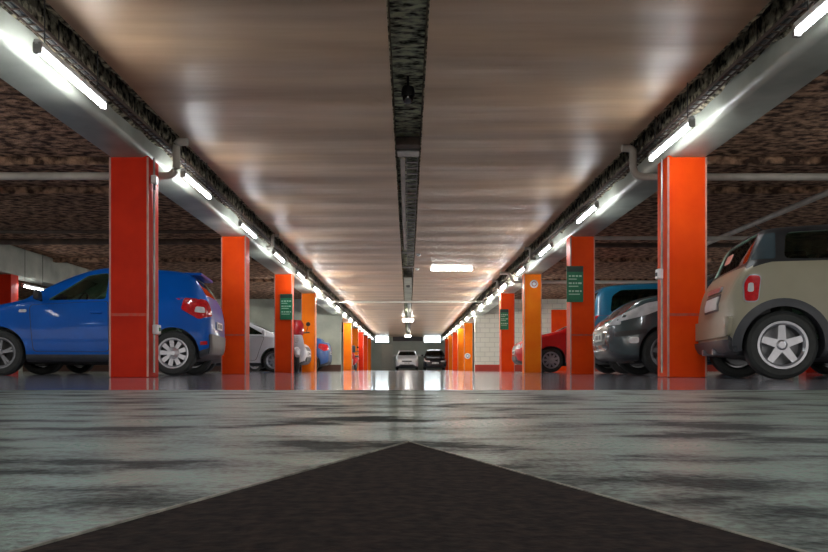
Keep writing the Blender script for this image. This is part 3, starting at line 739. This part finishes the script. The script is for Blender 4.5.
def build_car(name, cfg):
    c = Car(cfg['st'], cfg['wheels'], cfg['wr']); c.low = cfg.get('low', 0)
    root = empty(name); paint = cfg['paint']
    sp = [rnd(p, .05) for p in cfg['side']]
    fr = cfg.get('front'); rr = cfg.get('rear')
    frr = (rnd(fr[0], .06), fr[1]) if fr else None; rrr = (rnd(rr[0], .06), rr[1]) if rr else None
    me = c.body(sp, frr, rrr, cfg.get('cabin'), paint, cfg.get('m_low'), cfg.get('m_top'), cfg.get('top_from'), cfg.get('archr'))
    o = bpy.data.objects.new('body', me); COL.objects.link(o); o.parent = root
    def P(nm, poly, proj, m, eps=.005, thick=.012, parent=None, label=None, smooth=True):
        r_ = c.patch(poly, proj, eps, thick)
        if not r_: return None
        q = MB().add(*r_).build(nm, m, parent or root, smooth=smooth)
        if label: q['label'] = label
        return q
    g = cfg.get('glass', M_gls)
    for pl in sp:
        for sd in 'LR': P('side_window', grow(pl, .012), sd, g, -.012, .006)
    if frr: P('windscreen', grow(frr[0], .012), 'F', g, -.012, .006)
    if rrr: P('rear_window', grow(rrr[0], .012), 'B', cfg.get('rglass', g), -.010, .006)
    for poly in cfg.get('doors', []):
        for sd in 'LR':
            P('door_gap', grow(poly, .011), sd, M_black, .0015, .01)
            d_ = P('door', poly, sd, paint, .0042, .012)
    for (x, zz) in cfg.get('handles', []):
        for sg in (-1, 1):
            p, _ = c.hit((x, sg*3, zz), (0, -sg, 0))
            if p is not None: MB().rbox(x-c.cx-.085, x-c.cx+.085, p.y-.01 if sg < 0 else p.y-.02, p.y+.02 if sg < 0 else p.y+.01, zz-.014, zz+.014, .012).build('door_handle', cfg.get('handle_mat', paint), root) if False else \
                MB().rbox(x-c.cx-.085, x-c.cx+.085, p.y-.03, p.y+.03, zz-.014, zz+.014, .012).build('door_handle', cfg.get('handle_mat', paint), root)
    for nm, poly, proj, m, eps, thick in cfg.get('extra', []):
        projs = proj if isinstance(proj, (list, str)) and proj in ('LR',) else [proj]
        for pj in (projs if projs != ['LR'] else ['L', 'R']) if proj != 'LR' else ['L', 'R']:
            P(nm, poly, pj, m, eps, thick)
    if cfg.get('cladding'):
        for wx in cfg['wheels']:
            for sd in 'LR': MB().add(*c.arch(wx, c.wrad+.035, c.wrad+.035+cfg['cladding'], sd)).build('wheel_arch_trim', M_dgrey, root, smooth=True)
    tw = cfg.get('tw', .19); ty = cfg['track']-tw/2
    for wx in cfg['wheels']:
        for sg in (-1, 1):
            first = wx == cfg['wheels'][0]
            wm_ = cfg.get('front_rim') if (first and cfg.get('front_rim')) else cfg['rim']
            make_wheel(c.wrad, tw, cfg['rimr'], wm_[0], wm_[1], root, (wx-c.cx, sg*ty, c.wrad), sg, wm_[2], wm_[3] if len(wm_) > 3 else M_black)
    # underbody, axles
    MB().rbox(.35-c.cx, c.L-.4-c.cx, -.5, .5, .17, .36, .03).build('underbody', M_black, root)
    for wx in cfg['wheels']: MB().tube([(wx-c.cx, -ty, c.wrad), (wx-c.cx, ty, c.wrad)], .035, 8).build('axle', M_black, root)
    # mirrors
    if cfg.get('mirror'):
        mx, mz = cfg['mirror']
        for sg in (-1, 1):
            p, _ = c.hit((mx, sg*3, mz), (0, -sg, 0)); yy = abs(p.y) if p is not None else .7
            b = MB().rbox(mx-c.cx-.05, mx-c.cx+.04, min(sg*(yy+.03), sg*(yy+.20)), max(sg*(yy+.03), sg*(yy+.20)), mz, mz+.14, .04)
            b.tube([(mx-c.cx, sg*(yy-.02), mz), (mx-c.cx, sg*(yy+.07), mz+.04)], .02, 8)
            b.build('door_mirror', cfg.get('mirror_mat', paint), root, smooth=True)
    if cfg.get('seats'): seats(c, root, cfg['seats'], mm=cfg.get('seat_mat'))
    if cfg.get('wheelpos'):
        x, zz = cfg['wheelpos']; b = MB(); pts = []
        for k in range(25):
            a = 2*PI*k/24; pts.append((x-c.cx+.17*math.sin(a)*.45, -.35+.18*math.cos(a), zz+.17*math.sin(a)))
        b.tube(pts, .014, 8, False); b.tube([(x-c.cx-.25, -.35, zz-.1), (x-c.cx, -.35, zz)], .025, 8); b.tube([(x-c.cx, -.52, zz), (x-c.cx, -.18, zz)], .012, 6)
        b.build('steering_wheel', M_black, root, smooth=True)
    for pl in cfg.get('plates', []):
        end, zz = pl; xx = None
        p, _ = c.hit((-3 if end == 'F' else c.L+3, 0, zz), (1 if end == 'F' else -1, 0, 0)); sg = -1 if end == 'F' else 1
        x = p.x-c.cx+sg*.015
        q = MB().rbox(x-.008, x+.008, -.24, .24, zz-.055, zz+.055, .004).build('number_plate', M_plate, root)
        ink = MB(); yy = -.19
        for k in range(7):
            if k == 3: yy += .03
            ink.box(x+sg*.0085-.001, x+sg*.0085+.001, yy, yy+.034, zz-.03, zz+.03); yy += .052
        ink.build('characters', M_ink, q)
    return root, c

def place(root, c, x_local, wx, wy, rz):
    """put the point (x_local, 0) of the car at (wx, wy)"""
    v = Matrix.Rotation(rz, 3, 'Z') @ Vector((x_local-c.cx, 0, 0))
    root.location = (wx-v.x, wy-v.y, 0); root.rotation_euler = (0, 0, rz)

def hatch(L=4.0, W=.865, H=1.52, belt=.97, hood=1.0, cowl=1.08, rt=1.72, fw=.82, rw=3.41, tail='hatch', roofh=None):
    """stations of a small hatchback, nose at x=0: x, zb, ws, wm, zm, wb, zbelt, wr, ztop"""
    k = W/.865; h = H-1.52
    return [
        (0.00, .33, .50*k, .56*k, .46, .52*k, .60, .46*k, .63),
        (0.05, .24, .62*k, .68*k, .48, .62*k, .68, .55*k, .72),
        (0.16, .20, .74*k, .79*k, .50, .71*k, .76, .62*k, .81),
        (0.42, .19, .80*k, .845*k, .58, .77*k, .86, .68*k, hood-.08),
        (0.82, .18, .82*k, .86*k, .62, .80*k, .93, .73*k, hood),
        (cowl, .18, .825*k, .865*k, .62, .815*k, belt, .75*k, hood+.06),
        (cowl+.14, .18, .83*k, .865*k, .62, .82*k, belt+.01, .74*k, hood+.15),
        (rt-.02, .18, .83*k, .865*k, .62, .825*k, belt+.02, .64*k, H-.12),
        (rt+.25, .18, .83*k, .865*k, .62, .825*k, belt+.03, .62*k, H-.03),
        (L*.60, .18, .83*k, .865*k, .63, .825*k, belt+.05, .62*k, H),
        (L*.80, .19, .83*k, .865*k, .64, .815*k, belt+.08, .60*k, H-.02),
        (L-.34, .20, .82*k, .855*k, .64, .79*k, belt+.10, .575*k, H-.07),
        (L-.20, .22, .80*k, .84*k, .62, .765*k, belt+.08, .56*k, H-.20),
        (L-.09, .26, .77*k, .81*k, .58, .73*k, belt+.02, .57*k, belt+.16),
        (L-.03, .29, .70*k, .75*k, .54, .68*k, belt-.04, .58*k, belt+.03),
        (L, .36, .62*k, .68*k, .52, .60*k, belt-.16, .5*k, belt-.10)]

CP = dict(coat=.6)
P_blue = mat('blue_paint', (0.001, 0.105, 0.50), rough=.35, noise=3, amount=.12, coat=.25, spec=.15)
P_beige = mat('champagne_paint', (0.32, 0.30, 0.215), rough=.42, noise=3, amount=.10, coat=.15)
P_dark = mat('dark_slate_paint', (0.06, 0.09, 0.10), rough=.25, noise=3, amount=.15, coat=.9)
P_teal = mat('teal_blue_paint', (0.015, 0.20, 0.36), rough=.3, noise=3, amount=.12, coat=.7)
P_redc = mat('bright_red_paint', (0.62, 0.008, 0.008), rough=.28, noise=3, amount=.12, coat=.8)
P_white = mat('silver_white_paint', (0.66, 0.68, 0.74), rough=.3, noise=3, amount=.08, coat=.6)
P_lilac = mat('silver_lilac_paint', (0.42, 0.43, 0.55), rough=.3, noise=3, amount=.08, coat=.6)
P_navy = mat('mid_blue_paint', (0.02, 0.10, 0.32), rough=.3, noise=3, amount=.08, coat=.6)
P_black = mat('black_paint', (0.016, 0.022, 0.036), rough=.2, noise=3, amount=.08, coat=.9)

def lamp_poly_rear(W, z0, z1): return rnd([(W*.60, z0), (W*1.0, z0+.02), (W*1.0, z1), (W*.72, z1-.02)], .04)

# blue hatchback ----------------------------------------------------
L = 3.60
blue = dict(st=hatch(L, .865, 1.53, belt=.98), wheels=[.80, 3.10], wr=.31, paint=P_blue, track=.83, rimr=.205,
    rim=(9, M_chrome, 'cover', M_dgrey), front_rim=(5, M_alloyd, 'twin', M_black), m_low=M_dgrey, low=.03,
    cabin=(1.25, L-.42), glass=M_gls, rglass=M_glsd, mirror=(1.34, 1.02), mirror_mat=M_black,
    side=[[(1.42, 1.03), (1.92, 1.39), (2.20, 1.43), (2.20, 1.05)], [(2.28, 1.05), (2.28, 1.43), (2.70, 1.43), (2.84, 1.38), (2.90, 1.12), (2.80, 1.07)]],
    front=([(-.66, 1.10), (.66, 1.10), (.53, 1.40), (-.53, 1.40)], (.9, 1.95)),
    rear=([(-.55, 1.14), (.55, 1.14), (.47, 1.38), (-.47, 1.38)], (2.95, 3.9)),
    doors=[rnd([(1.26, .33), (1.20, .96), (2.23, 1.02), (2.25, .33)], .06), rnd([(2.29, .33), (2.27, 1.02), (2.92, 1.06), (2.84, .75), (2.70, .62), (2.64, .33)], .06)],
    handles=[(2.08, .86), (2.76, .90)], seats=[(1.95, 1.28), (2.85, 1.25)], wheelpos=(1.72, 1.0), seat_mat=mat('green_grey_cloth', (.35, .48, .38), rough=.9),
    plates=[('B', .72)],
    extra=[('tail_light', rnd([(3.21, .92), (3.25, 1.08), (3.45, 1.06), (3.55, .98), (3.56, .82), (3.45, .78)], .03), 'LR', M_tail, .010, .03),
           ('lamp_lens', rnd([(3.39, .88), (3.41, .96), (3.52, .95), (3.53, .87)], .02), 'LR', M_lens, .016, .02),
           ('headlight', rnd([(.10, .64), (.14, .76), (.50, .86), (.42, .70)], .03), 'LR', M_lens, .008, .03),
           ('tail_light', rnd([(-.80, .80), (-.80, 1.08), (-.62, 1.06), (-.60, .84)], .03), 'B', M_tail, .008, .03),
           ('tail_light', rnd([(.80, .80), (.80, 1.08), (.62, 1.06), (.60, .84)], .03), 'B', M_tail, .008, .03),
           ('bumper', rnd([(-.70, .30), (.70, .30), (.74, .58), (-.74, .58)], .05), 'B', M_dgrey, .012, .05),
           ('reflector', rnd([(3.47, .42), (3.47, .47), (3.56, .48), (3.56, .43)], .01), 'LR', M_tail, .010, .02),
           ('side_repeater', rnd([(1.06, .86), (1.06, .90), (1.16, .90), (1.16, .86)], .015), 'LR', M_lens, .010, .02)],
)
r_, c_ = build_car('hatchback_car', blue)
MB().rbox(L-.42-c_.cx, L-.16-c_.cx, -.52, .52, 1.42, 1.46, .015).build('spoiler', P_blue, r_)
MB().tube([(2.0-c_.cx, 0, 1.50), (2.1-c_.cx, 0, 1.56)], .006, 6).build('aerial', M_black, r_)
tag(r_, 'bright blue hatchback parked tail to the aisle behind the nearest left pillar', 'car')
place(r_, c_, 3.08, -3.34, 11.78, R(5)); BLUE = r_

# beige small hatchback --------------------------------------------
L = 3.54
st = [(0.0, .33, .50, .55, .48, .5, .66, .46, .69), (.06, .24, .62, .68, .50, .62, .74, .55, .79), (.2, .19, .74, .78, .52, .70, .82, .62, .88),
      (.5, .18, .78, .82, .58, .76, .88, .68, .96), (.95, .17, .80, .83, .60, .79, .93, .72, 1.00), (1.1, .17, .80, .83, .6, .80, .96, .72, 1.08),
      (1.45, .17, .80, .83, .6, .80, .98, .67, 1.32), (1.7, .17, .80, .83, .6, .80, .99, .665, 1.37), (2.4, .17, .80, .83, .6, .80, 1.0, .665, 1.39),
      (3.0, .18, .80, .83, .6, .79, 1.0, .66, 1.375), (3.20, .19, .80, .83, .6, .78, 1.0, .65, 1.355), (3.25, .20, .79, .825, .6, .775, .99, .645, 1.33), (3.40, .21, .785, .815, .58, .755, .96, .66, 1.01),
      (3.45, .22, .77, .80, .56, .72, .90, .64, .94), (3.50, .24, .74, .775, .52, .67, .80, .60, .84), (3.54, .30, .66, .70, .48, .58, .66, .5, .70)]
mini = dict(st=st, wheels=[.66, 3.12], wr=.298, paint=P_beige, track=.805, rimr=.20, rim=(5, M_chrome, 'star', M_alloyd), tw=.19,
    m_low=M_dgrey, low=.02, m_top=M_black, top_from=(1.05, 3.40), cabin=(1.2, 3.14), glass=M_glsd, rglass=M_gls,
    side=[[(1.30, 1.03), (1.55, 1.24), (1.72, 1.29), (2.38, 1.31), (2.38, 1.04)], [(2.46, 1.04), (2.46, 1.31), (3.06, 1.29), (3.10, 1.05)]],
    front=([(-.62, 1.10), (.62, 1.10), (.54, 1.28), (-.54, 1.28)], (.9, 1.6)),
    rear=([(-.64, 1.03), (.64, 1.03), (.57, 1.305), (-.57, 1.305)], (3.05, 3.9)),
    doors=[rnd([(1.12, .33), (1.10, .96), (2.42, .99), (2.44, .33)], .06)], handles=[(2.25, .88)], handle_mat=M_chrome,
    seats=[(1.85, 1.22), (2.75, 1.15)], wheelpos=(1.6, .98), mirror=(1.25, 1.0), cladding=.07, archr=.335,
    plates=[],
    extra=[('tail_light', rnd([(3.33, .68), (3.30, .90), (3.39, .91), (3.43, .84), (3.43, .68)], .03), 'LR', M_tail, .010, .03),
           ('lamp_lens', rnd([(3.36, .76), (3.36, .84), (3.40, .84), (3.41, .76)], .02), 'LR', M_lens, .016, .02),
           ('lamp_surround', rnd([(3.322, .67), (3.29, .91), (3.395, .92), (3.44, .845), (3.44, .67)], .04), 'LR', M_chrome, .006, .02),
           ('bumper', rnd([(-.72, .38), (.72, .38), (.74, .56), (-.74, .56)], .05), 'B', P_beige, .03, .07),
           ('lower_bumper', rnd([(-.70, .24), (.70, .24), (.73, .35), (-.73, .35)], .03), 'B', M_dgrey, .04, .10),
           ('sill_trim', rnd([(.95, .19), (.95, .29), (2.75, .29), (2.75, .19)], .02), 'LR', M_dgrey, .012, .03),
           ('rear_window', rnd([(3.17, 1.05), (3.145, 1.29), (3.235, 1.28), (3.36, 1.05)], .02), 'LR', mat('dark_wrap_glass', (.05, .075, .09), rough=.06, coat=1), .006, .02),
           ('boot_handle', rnd([(-.28, .81), (.28, .81), (.28, .86), (-.28, .86)], .02), 'B', M_chrome, .02, .03),
           ('plate_recess', rnd([(-.30, .63), (.30, .63), (.30, .79), (-.30, .79)], .02), 'B', M_dgrey, .004, .02),
           ('number_plate', rnd([(-.25, .65), (.25, .65), (.25, .77), (-.25, .77)], .01), 'B', M_plate, .014, .012),
           ('sticker', rnd([(-.38, 1.13), (-.38, 1.22), (-.12, 1.22), (-.12, 1.13)], .03), 'B', mat('pink_sticker', (.62, .30, .25), rough=.6), -.004, .004)])
r_, c_ = build_car('hatchback_car', mini)
for sg in (-1, 1):
    MB().tube([(3.40-c_.cx, sg*.22, .25), (3.58-c_.cx, sg*.22, .25)], .03, 12).build('exhaust_tip', M_chrome, r_, smooth=True)
MB().tube([(3.0-c_.cx, 0, 1.37), (3.14-c_.cx, 0, 1.47)], .006, 6).build('aerial', M_black, r_)
tag(r_, 'small beige hatchback with dark roof and black wheel arches, at the right edge', 'car')
place(r_, c_, 3.12, 3.36, 7.64, R(171)); MINI = r_

# dark car nose to the aisle ----------------------------------------
L = 4.1
def generic(L, H, paint, **kw):
    d = dict(st=hatch(L, .865, H, belt=.98), wheels=[.84, L-.66], wr=.31, paint=paint, track=.83, rimr=.205, rim=(7, M_chrome, 'star', M_alloyd),
      m_low=M_dgrey, low=0, cabin=(1.25, L-.42), glass=M_glsd, mirror=(1.34, 1.02),
      side=[[(1.42, 1.03), (1.90, H-.15), (2.20, H-.10), (2.20, 1.05)], [(2.28, 1.05), (2.28, H-.10), (L-1.15, H-.11), (L-.90, H-.18), (L-.86, 1.12), (L-1.0, 1.07)]],
      front=([(-.66, 1.10), (.66, 1.10), (.53, H-.13), (-.53, H-.13)], (.9, 1.95)),
      rear=([(-.55, 1.14), (.55, 1.14), (.47, H-.16), (-.47, H-.16)], (L-.8, L+.3)),
      doors=[rnd([(1.26, .33), (1.20, .96), (2.23, 1.02), (2.25, .33)], .06), rnd([(2.29, .33), (2.27, 1.02), (L-.84, 1.06), (L-.92, .75), (L-1.06, .62), (L-1.1, .33)], .06)],
      handles=[(2.08, .86), (L-1.05, .90)], seats=[(1.95, 1.28), (2.85, 1.25)], plates=[('F', .52), ('B', .72)],
      extra=[('tail_light', rnd([(L-.40, .92), (L-.36, 1.08), (L-.16, 1.06), (L-.06, .98), (L-.05, .82), (L-.16, .78)], .03), 'LR', M_tail, .010, .03),
           ('tail_light', rnd([(-.80, .80), (-.80, 1.06), (-.62, 1.04), (-.60, .84)], .03), 'B', M_tail, .008, .03),
           ('tail_light', rnd([(.80, .80), (.80, 1.06), (.62, 1.04), (.60, .84)], .03), 'B', M_tail, .008, .03),
           ('headlight', rnd([(.08, .62), (.12, .74), (.50, .86), (.44, .70)], .03), 'LR', M_lens, .008, .03),
           ('headlight', rnd([(-.70, .60), (-.66, .72), (-.40, .70), (-.38, .60)], .03), 'F', M_lens, .008, .03),
           ('headlight', rnd([(.70, .60), (.66, .72), (.40, .70), (.38, .60)], .03), 'F', M_lens, .008, .03),
           ('grille', rnd([(-.36, .60), (-.36, .70), (.36, .70), (.36, .60)], .03), 'F', M_black, .006, .02),
           ('air_intake', rnd([(-.45, .28), (-.5, .42), (.5, .42), (.45, .28)], .03), 'F', M_black, .010, .02)])
    d.update(kw); return d
dk = generic(4.1, 1.58, P_dark)
dk['st'] = hatch(4.1, .875, 1.58, belt=1.04, hood=1.10); dk['wheels'] = [.70, 3.44]
dk['side'] = [[(1.42, 1.10), (1.90, 1.42), (2.2, 1.47), (2.2, 1.12)], [(2.28, 1.12), (2.28, 1.47), (2.95, 1.47), (3.2, 1.4), (3.24, 1.2), (3.1, 1.14)]]
dk['front'] = ([(-.66, 1.22), (.66, 1.22), (.53, 1.45), (-.53, 1.45)], (.9, 1.95))
dk['extra'] = [('headlight', rnd([(.10, .70), (.16, .80), (.46, .94), (.86, 1.01), (.80, .92), (.44, .78)], .03), 'LR', M_lens, .010, .03),
    ('headlight', rnd([(-.74, .66), (-.68, .80), (-.36, .74), (-.36, .66)], .03), 'F', M_lens, .008, .03),
    ('headlight', rnd([(.74, .66), (.68, .80), (.36, .74), (.36, .66)], .03), 'F', M_lens, .008, .03),
    ('grille', rnd([(-.40, .42), (-.36, .58), (.36, .58), (.40, .42)], .04), 'F', M_black, .006, .02),
    ('fog_light', rnd([(.22, .42), (.22, .50), (.34, .50), (.34, .42)], .03), 'LR', M_lens, .010, .02),
    ('bumper_trim', rnd([(.06, .50), (.06, .57), (.44, .60), (.44, .55)], .02), 'LR', M_black, .012, .02)]
r_, c_ = build_car('hatchback_car', dk)
tag(r_, 'dark slate car with long swept headlights, nose out beside the nearest right pillar', 'car')
place(r_, c_, .68, 3.33, 10.95, R(-3))
# teal car tail to the aisle -----------------------------------------
tl = generic(3.9, 1.68, P_teal, rim=(8, M_chrome, 'star', M_dgrey))
tl['side'][1] = [(2.28, 1.05), (2.28, 1.55), (3.30, 1.53), (3.46, 1.42), (3.52, 1.12), (3.3, 1.07)]
tl['extra'] = [e_ for e_ in tl['extra'] if not (e_[0] == 'tail_light' and e_[2] == 'LR')]
r_, c_ = build_car('hatchback_car', tl)
tag(r_, 'teal blue car with rounded roof standing behind the dark slate car', 'car')
place(r_, c_, 3.24, 3.95, 15.05, R(178))
# red car
rd = generic(4.0, 1.47, P_redc, rim=(9, M_chrome, 'star', M_dgrey))
r_, c_ = build_car('hatchback_car', rd)
tag(r_, 'bright red hatchback, nose out behind the amber right pillar', 'car')
place(r_, c_, .84, 3.60, 20.65, R(-2))
# white car left
wh = generic(4.0, 1.46, P_white)
wh['st'] = hatch(4.0, .865, 1.46, belt=.96, hood=.97, cowl=.84, rt=1.5)
wh['side'][0] = [(1.10, 1.02), (1.62, 1.30), (2.2, 1.36), (2.2, 1.04)]; wh['front'] = (wh['front'][0], (.6, 1.7)); wh['mirror'] = (1.1, 1.0); wh['cabin'] = (1.0, 3.58)
wh['doors'] = [rnd([(1.16, .80), (1.10, .95), (2.23, 1.01), (2.25, .33), (1.32, .33)], .06)]
r_, c_ = build_car('hatchback_car', wh)
tag(r_, 'silver-white hatchback seen between the second and third left pillars', 'car')
place(r_, c_, .84, -3.62, 22.25, R(180))
# lilac-silver car behind the blue one
ll = generic(4.0, 1.46, P_lilac)
r_, c_ = build_car('hatchback_car', ll)
tag(r_, 'silver-lilac car mostly hidden behind the blue hatchback', 'car')
place(r_, c_, 3.34, -4.25, 15.6, R(0))
# far blue car by the grey wall
nv = generic(3.7, 1.36, P_navy, doors=[], handles=[])
r_, c_ = build_car('hatchback_car', nv)
tag(r_, 'small blue car by the grey end wall of the left bay', 'car')
place(r_, c_, 3.04, -3.75, 31.6, R(0))
# two cars at the far end
r_, c_ = build_car('hatchback_car', generic(4.0, 1.52, P_white, doors=[], handles=[]))
tag(r_, 'pale silver car facing the camera at the far end of the aisle', 'car'); place(r_, c_, 0, -.08, 57.6, R(90))
r_, c_ = build_car('hatchback_car', generic(4.0, 1.56, P_black, doors=[], handles=[]))
tag(r_, 'dark car facing the camera at the far end, right of the silver one', 'car'); place(r_, c_, 0, 2.0, 58.0, R(90))
# ------------------------------------------------------------------ scooters
def scooter(m_body, m_low, m_screen):
    t = empty('motor_scooter')   # front towards -y
    for y in (-.62, .58):
        b = MB().lathe([(.14, -.05), (.22, -.05), (.245, -.03), (.25, 0), (.245, .03), (.22, .05), (.14, .05), (.14, -.05)], 28, 'x', (0, y, .25)); wv = b.build('wheel', M_rubber, t, smooth=True, weld=True)
        MB().lathe([(0, -.03), (.14, -.04), (.14, .04), (0, .03)], 20, 'x', (0, y, .25)).build('rim', M_alloyd, wv)
    for s_ in (-.075, .075): MB().tube([(s_, -.62, .25), (s_, -.48, .62)], .02, 8).build('fork_leg', M_steel, t, smooth=True)
    MB().tube([(0, -.86, .40), (0, -.74, .53), (0, -.60, .55), (0, -.45, .46)], [.05, .085, .085, .05], 12).build('front_mudguard', m_low, t, smooth=True)
    def shell(prof, nm, m):
        secs = []
        for (y, zc, hw_, hh) in prof: secs.append([(hw_*math.cos(2*PI*k/16), y, zc+hh*math.sin(2*PI*k/16)) for k in range(16)])
        vs = [v for q in secs for v in q]; fs = []
        for i in range(len(secs)-1):
            for k in range(16): fs.append((i*16+k, i*16+(k+1) % 16, (i+1)*16+(k+1) % 16, (i+1)*16+k))
        fs += [tuple(range(15, -1, -1)), tuple((len(secs)-1)*16+k for k in range(16))]
        return MB().add(vs, fs).build(nm, m, t, smooth=True)
    # leg shield: lofted upwards
    secs = []
    for (zz, y, hw_, d) in ((.30, -.34, .14, .05), (.45, -.38, .20, .07), (.62, -.42, .21, .09), (.78, -.46, .18, .11), (.90, -.46, .15, .09), (.97, -.42, .10, .05)):
        secs.append([(hw_*math.cos(2*PI*k/16), y+d*math.sin(2*PI*k/16)*(1 if math.sin(2*PI*k/16) < 0 else .5), zz) for k in range(16)])
    vs = [v for q in secs for v in q]; fs = []
    for i in range(len(secs)-1):
        for k in range(16): fs.append((i*16+k, i*16+(k+1) % 16, (i+1)*16+(k+1) % 16, (i+1)*16+k))
    fs += [tuple(range(15, -1, -1)), tuple((len(secs)-1)*16+k for k in range(16))]
    MB().add(vs, fs).build('leg_shield', m_low, t, smooth=True)
    shell([(-.05, .38, .10, .08), (.1, .48, .17, .16), (.35, .55, .20, .19), (.65, .62, .17, .14), (.85, .68, .08, .06)], 'rear_bodywork', m_body)
    MB().rbox(-.14, .14, -.34, .12, .30, .36, .03).build('footboard', M_black, t)
    MB().rbox(-.14, .14, .0, .78, .70, .80, .045).build('seat', M_black, t, smooth=True)
    MB().tube(bend([(-.34, -.28, 1.0), (-.12, -.38, .98), (.12, -.38, .98), (.34, -.28, 1.0)], .08), .016, 8).build('handlebar', M_black, t, smooth=True)
    for s_ in (-1, 1):
        mrr = MB().lathe([(0, -.012), (.05, -.012), (.055, 0), (.05, .012), (0, .012)], 16, 'y', (s_*.30, -.36, 1.20)); mrr.tube([(s_*.26, -.31, 1.0), (s_*.30, -.35, 1.16)], .006, 6)
        mrr.build('mirror', M_black, t, smooth=True)
    MB().lathe([(0, -.02), (.06, -.012), (.07, .01), (.07, .03), (0, .03)], 18, 'y', (0, -.56, .80)).build('headlight', M_lens, t, smooth=True)
    # curved windscreen
    vs = []; fs = []; n = 10
    for j, (zz, y, hw_) in enumerate(((.92, -.52, .17), (1.05, -.50, .20), (1.2, -.45, .19), (1.30, -.40, .13))):
        for k in range(n+1):
            u = -1+2*k/n; vs.append((hw_*u, y+.10*u*u, zz))
    m_ = len(vs); vs += [(x, y+.006, zz) for x, y, zz in vs]
    for j in range(3):
        for k in range(n):
            a = j*(n+1)+k; fs.append((a, a+1, a+n+2, a+n+1)); fs.append((m_+a, m_+a+n+1, m_+a+n+2, m_+a+1))
    rim_ = [k for k in range(n+1)]+[j*(n+1)+n for j in range(1, 4)]+[3*(n+1)+k for k in range(n-1, -1, -1)]+[j*(n+1) for j in (2, 1)]
    for a, b in zip(rim_, rim_[1:]+rim_[:1]): fs.append((a, b, m_+b, m_+a))
    MB().add(vs, fs).build('windscreen', m_screen, t, smooth=True)
    MB().rbox(-.03, .03, -.1, .0, .02, .30, .01).build('stand', M_steel, t)
    return t
s1 = scooter(P_white, P_white, mat('red_screen', (.50, .01, .02), rough=.15, coat=.6)); s1.location = (-2.84, 19.95, 0); s1.rotation_euler = (0, 0, R(12))
tag(s1, 'white motor scooter with a red windscreen between two left pillars', 'scooter')
s2 = scooter(P_redc, P_redc, M_black); s2.location = (-2.82, 41.0, 0); s2.rotation_euler = (0, 0, R(-8))
tag(s2, 'dark and red motor scooter beside the distant left pillars', 'scooter')
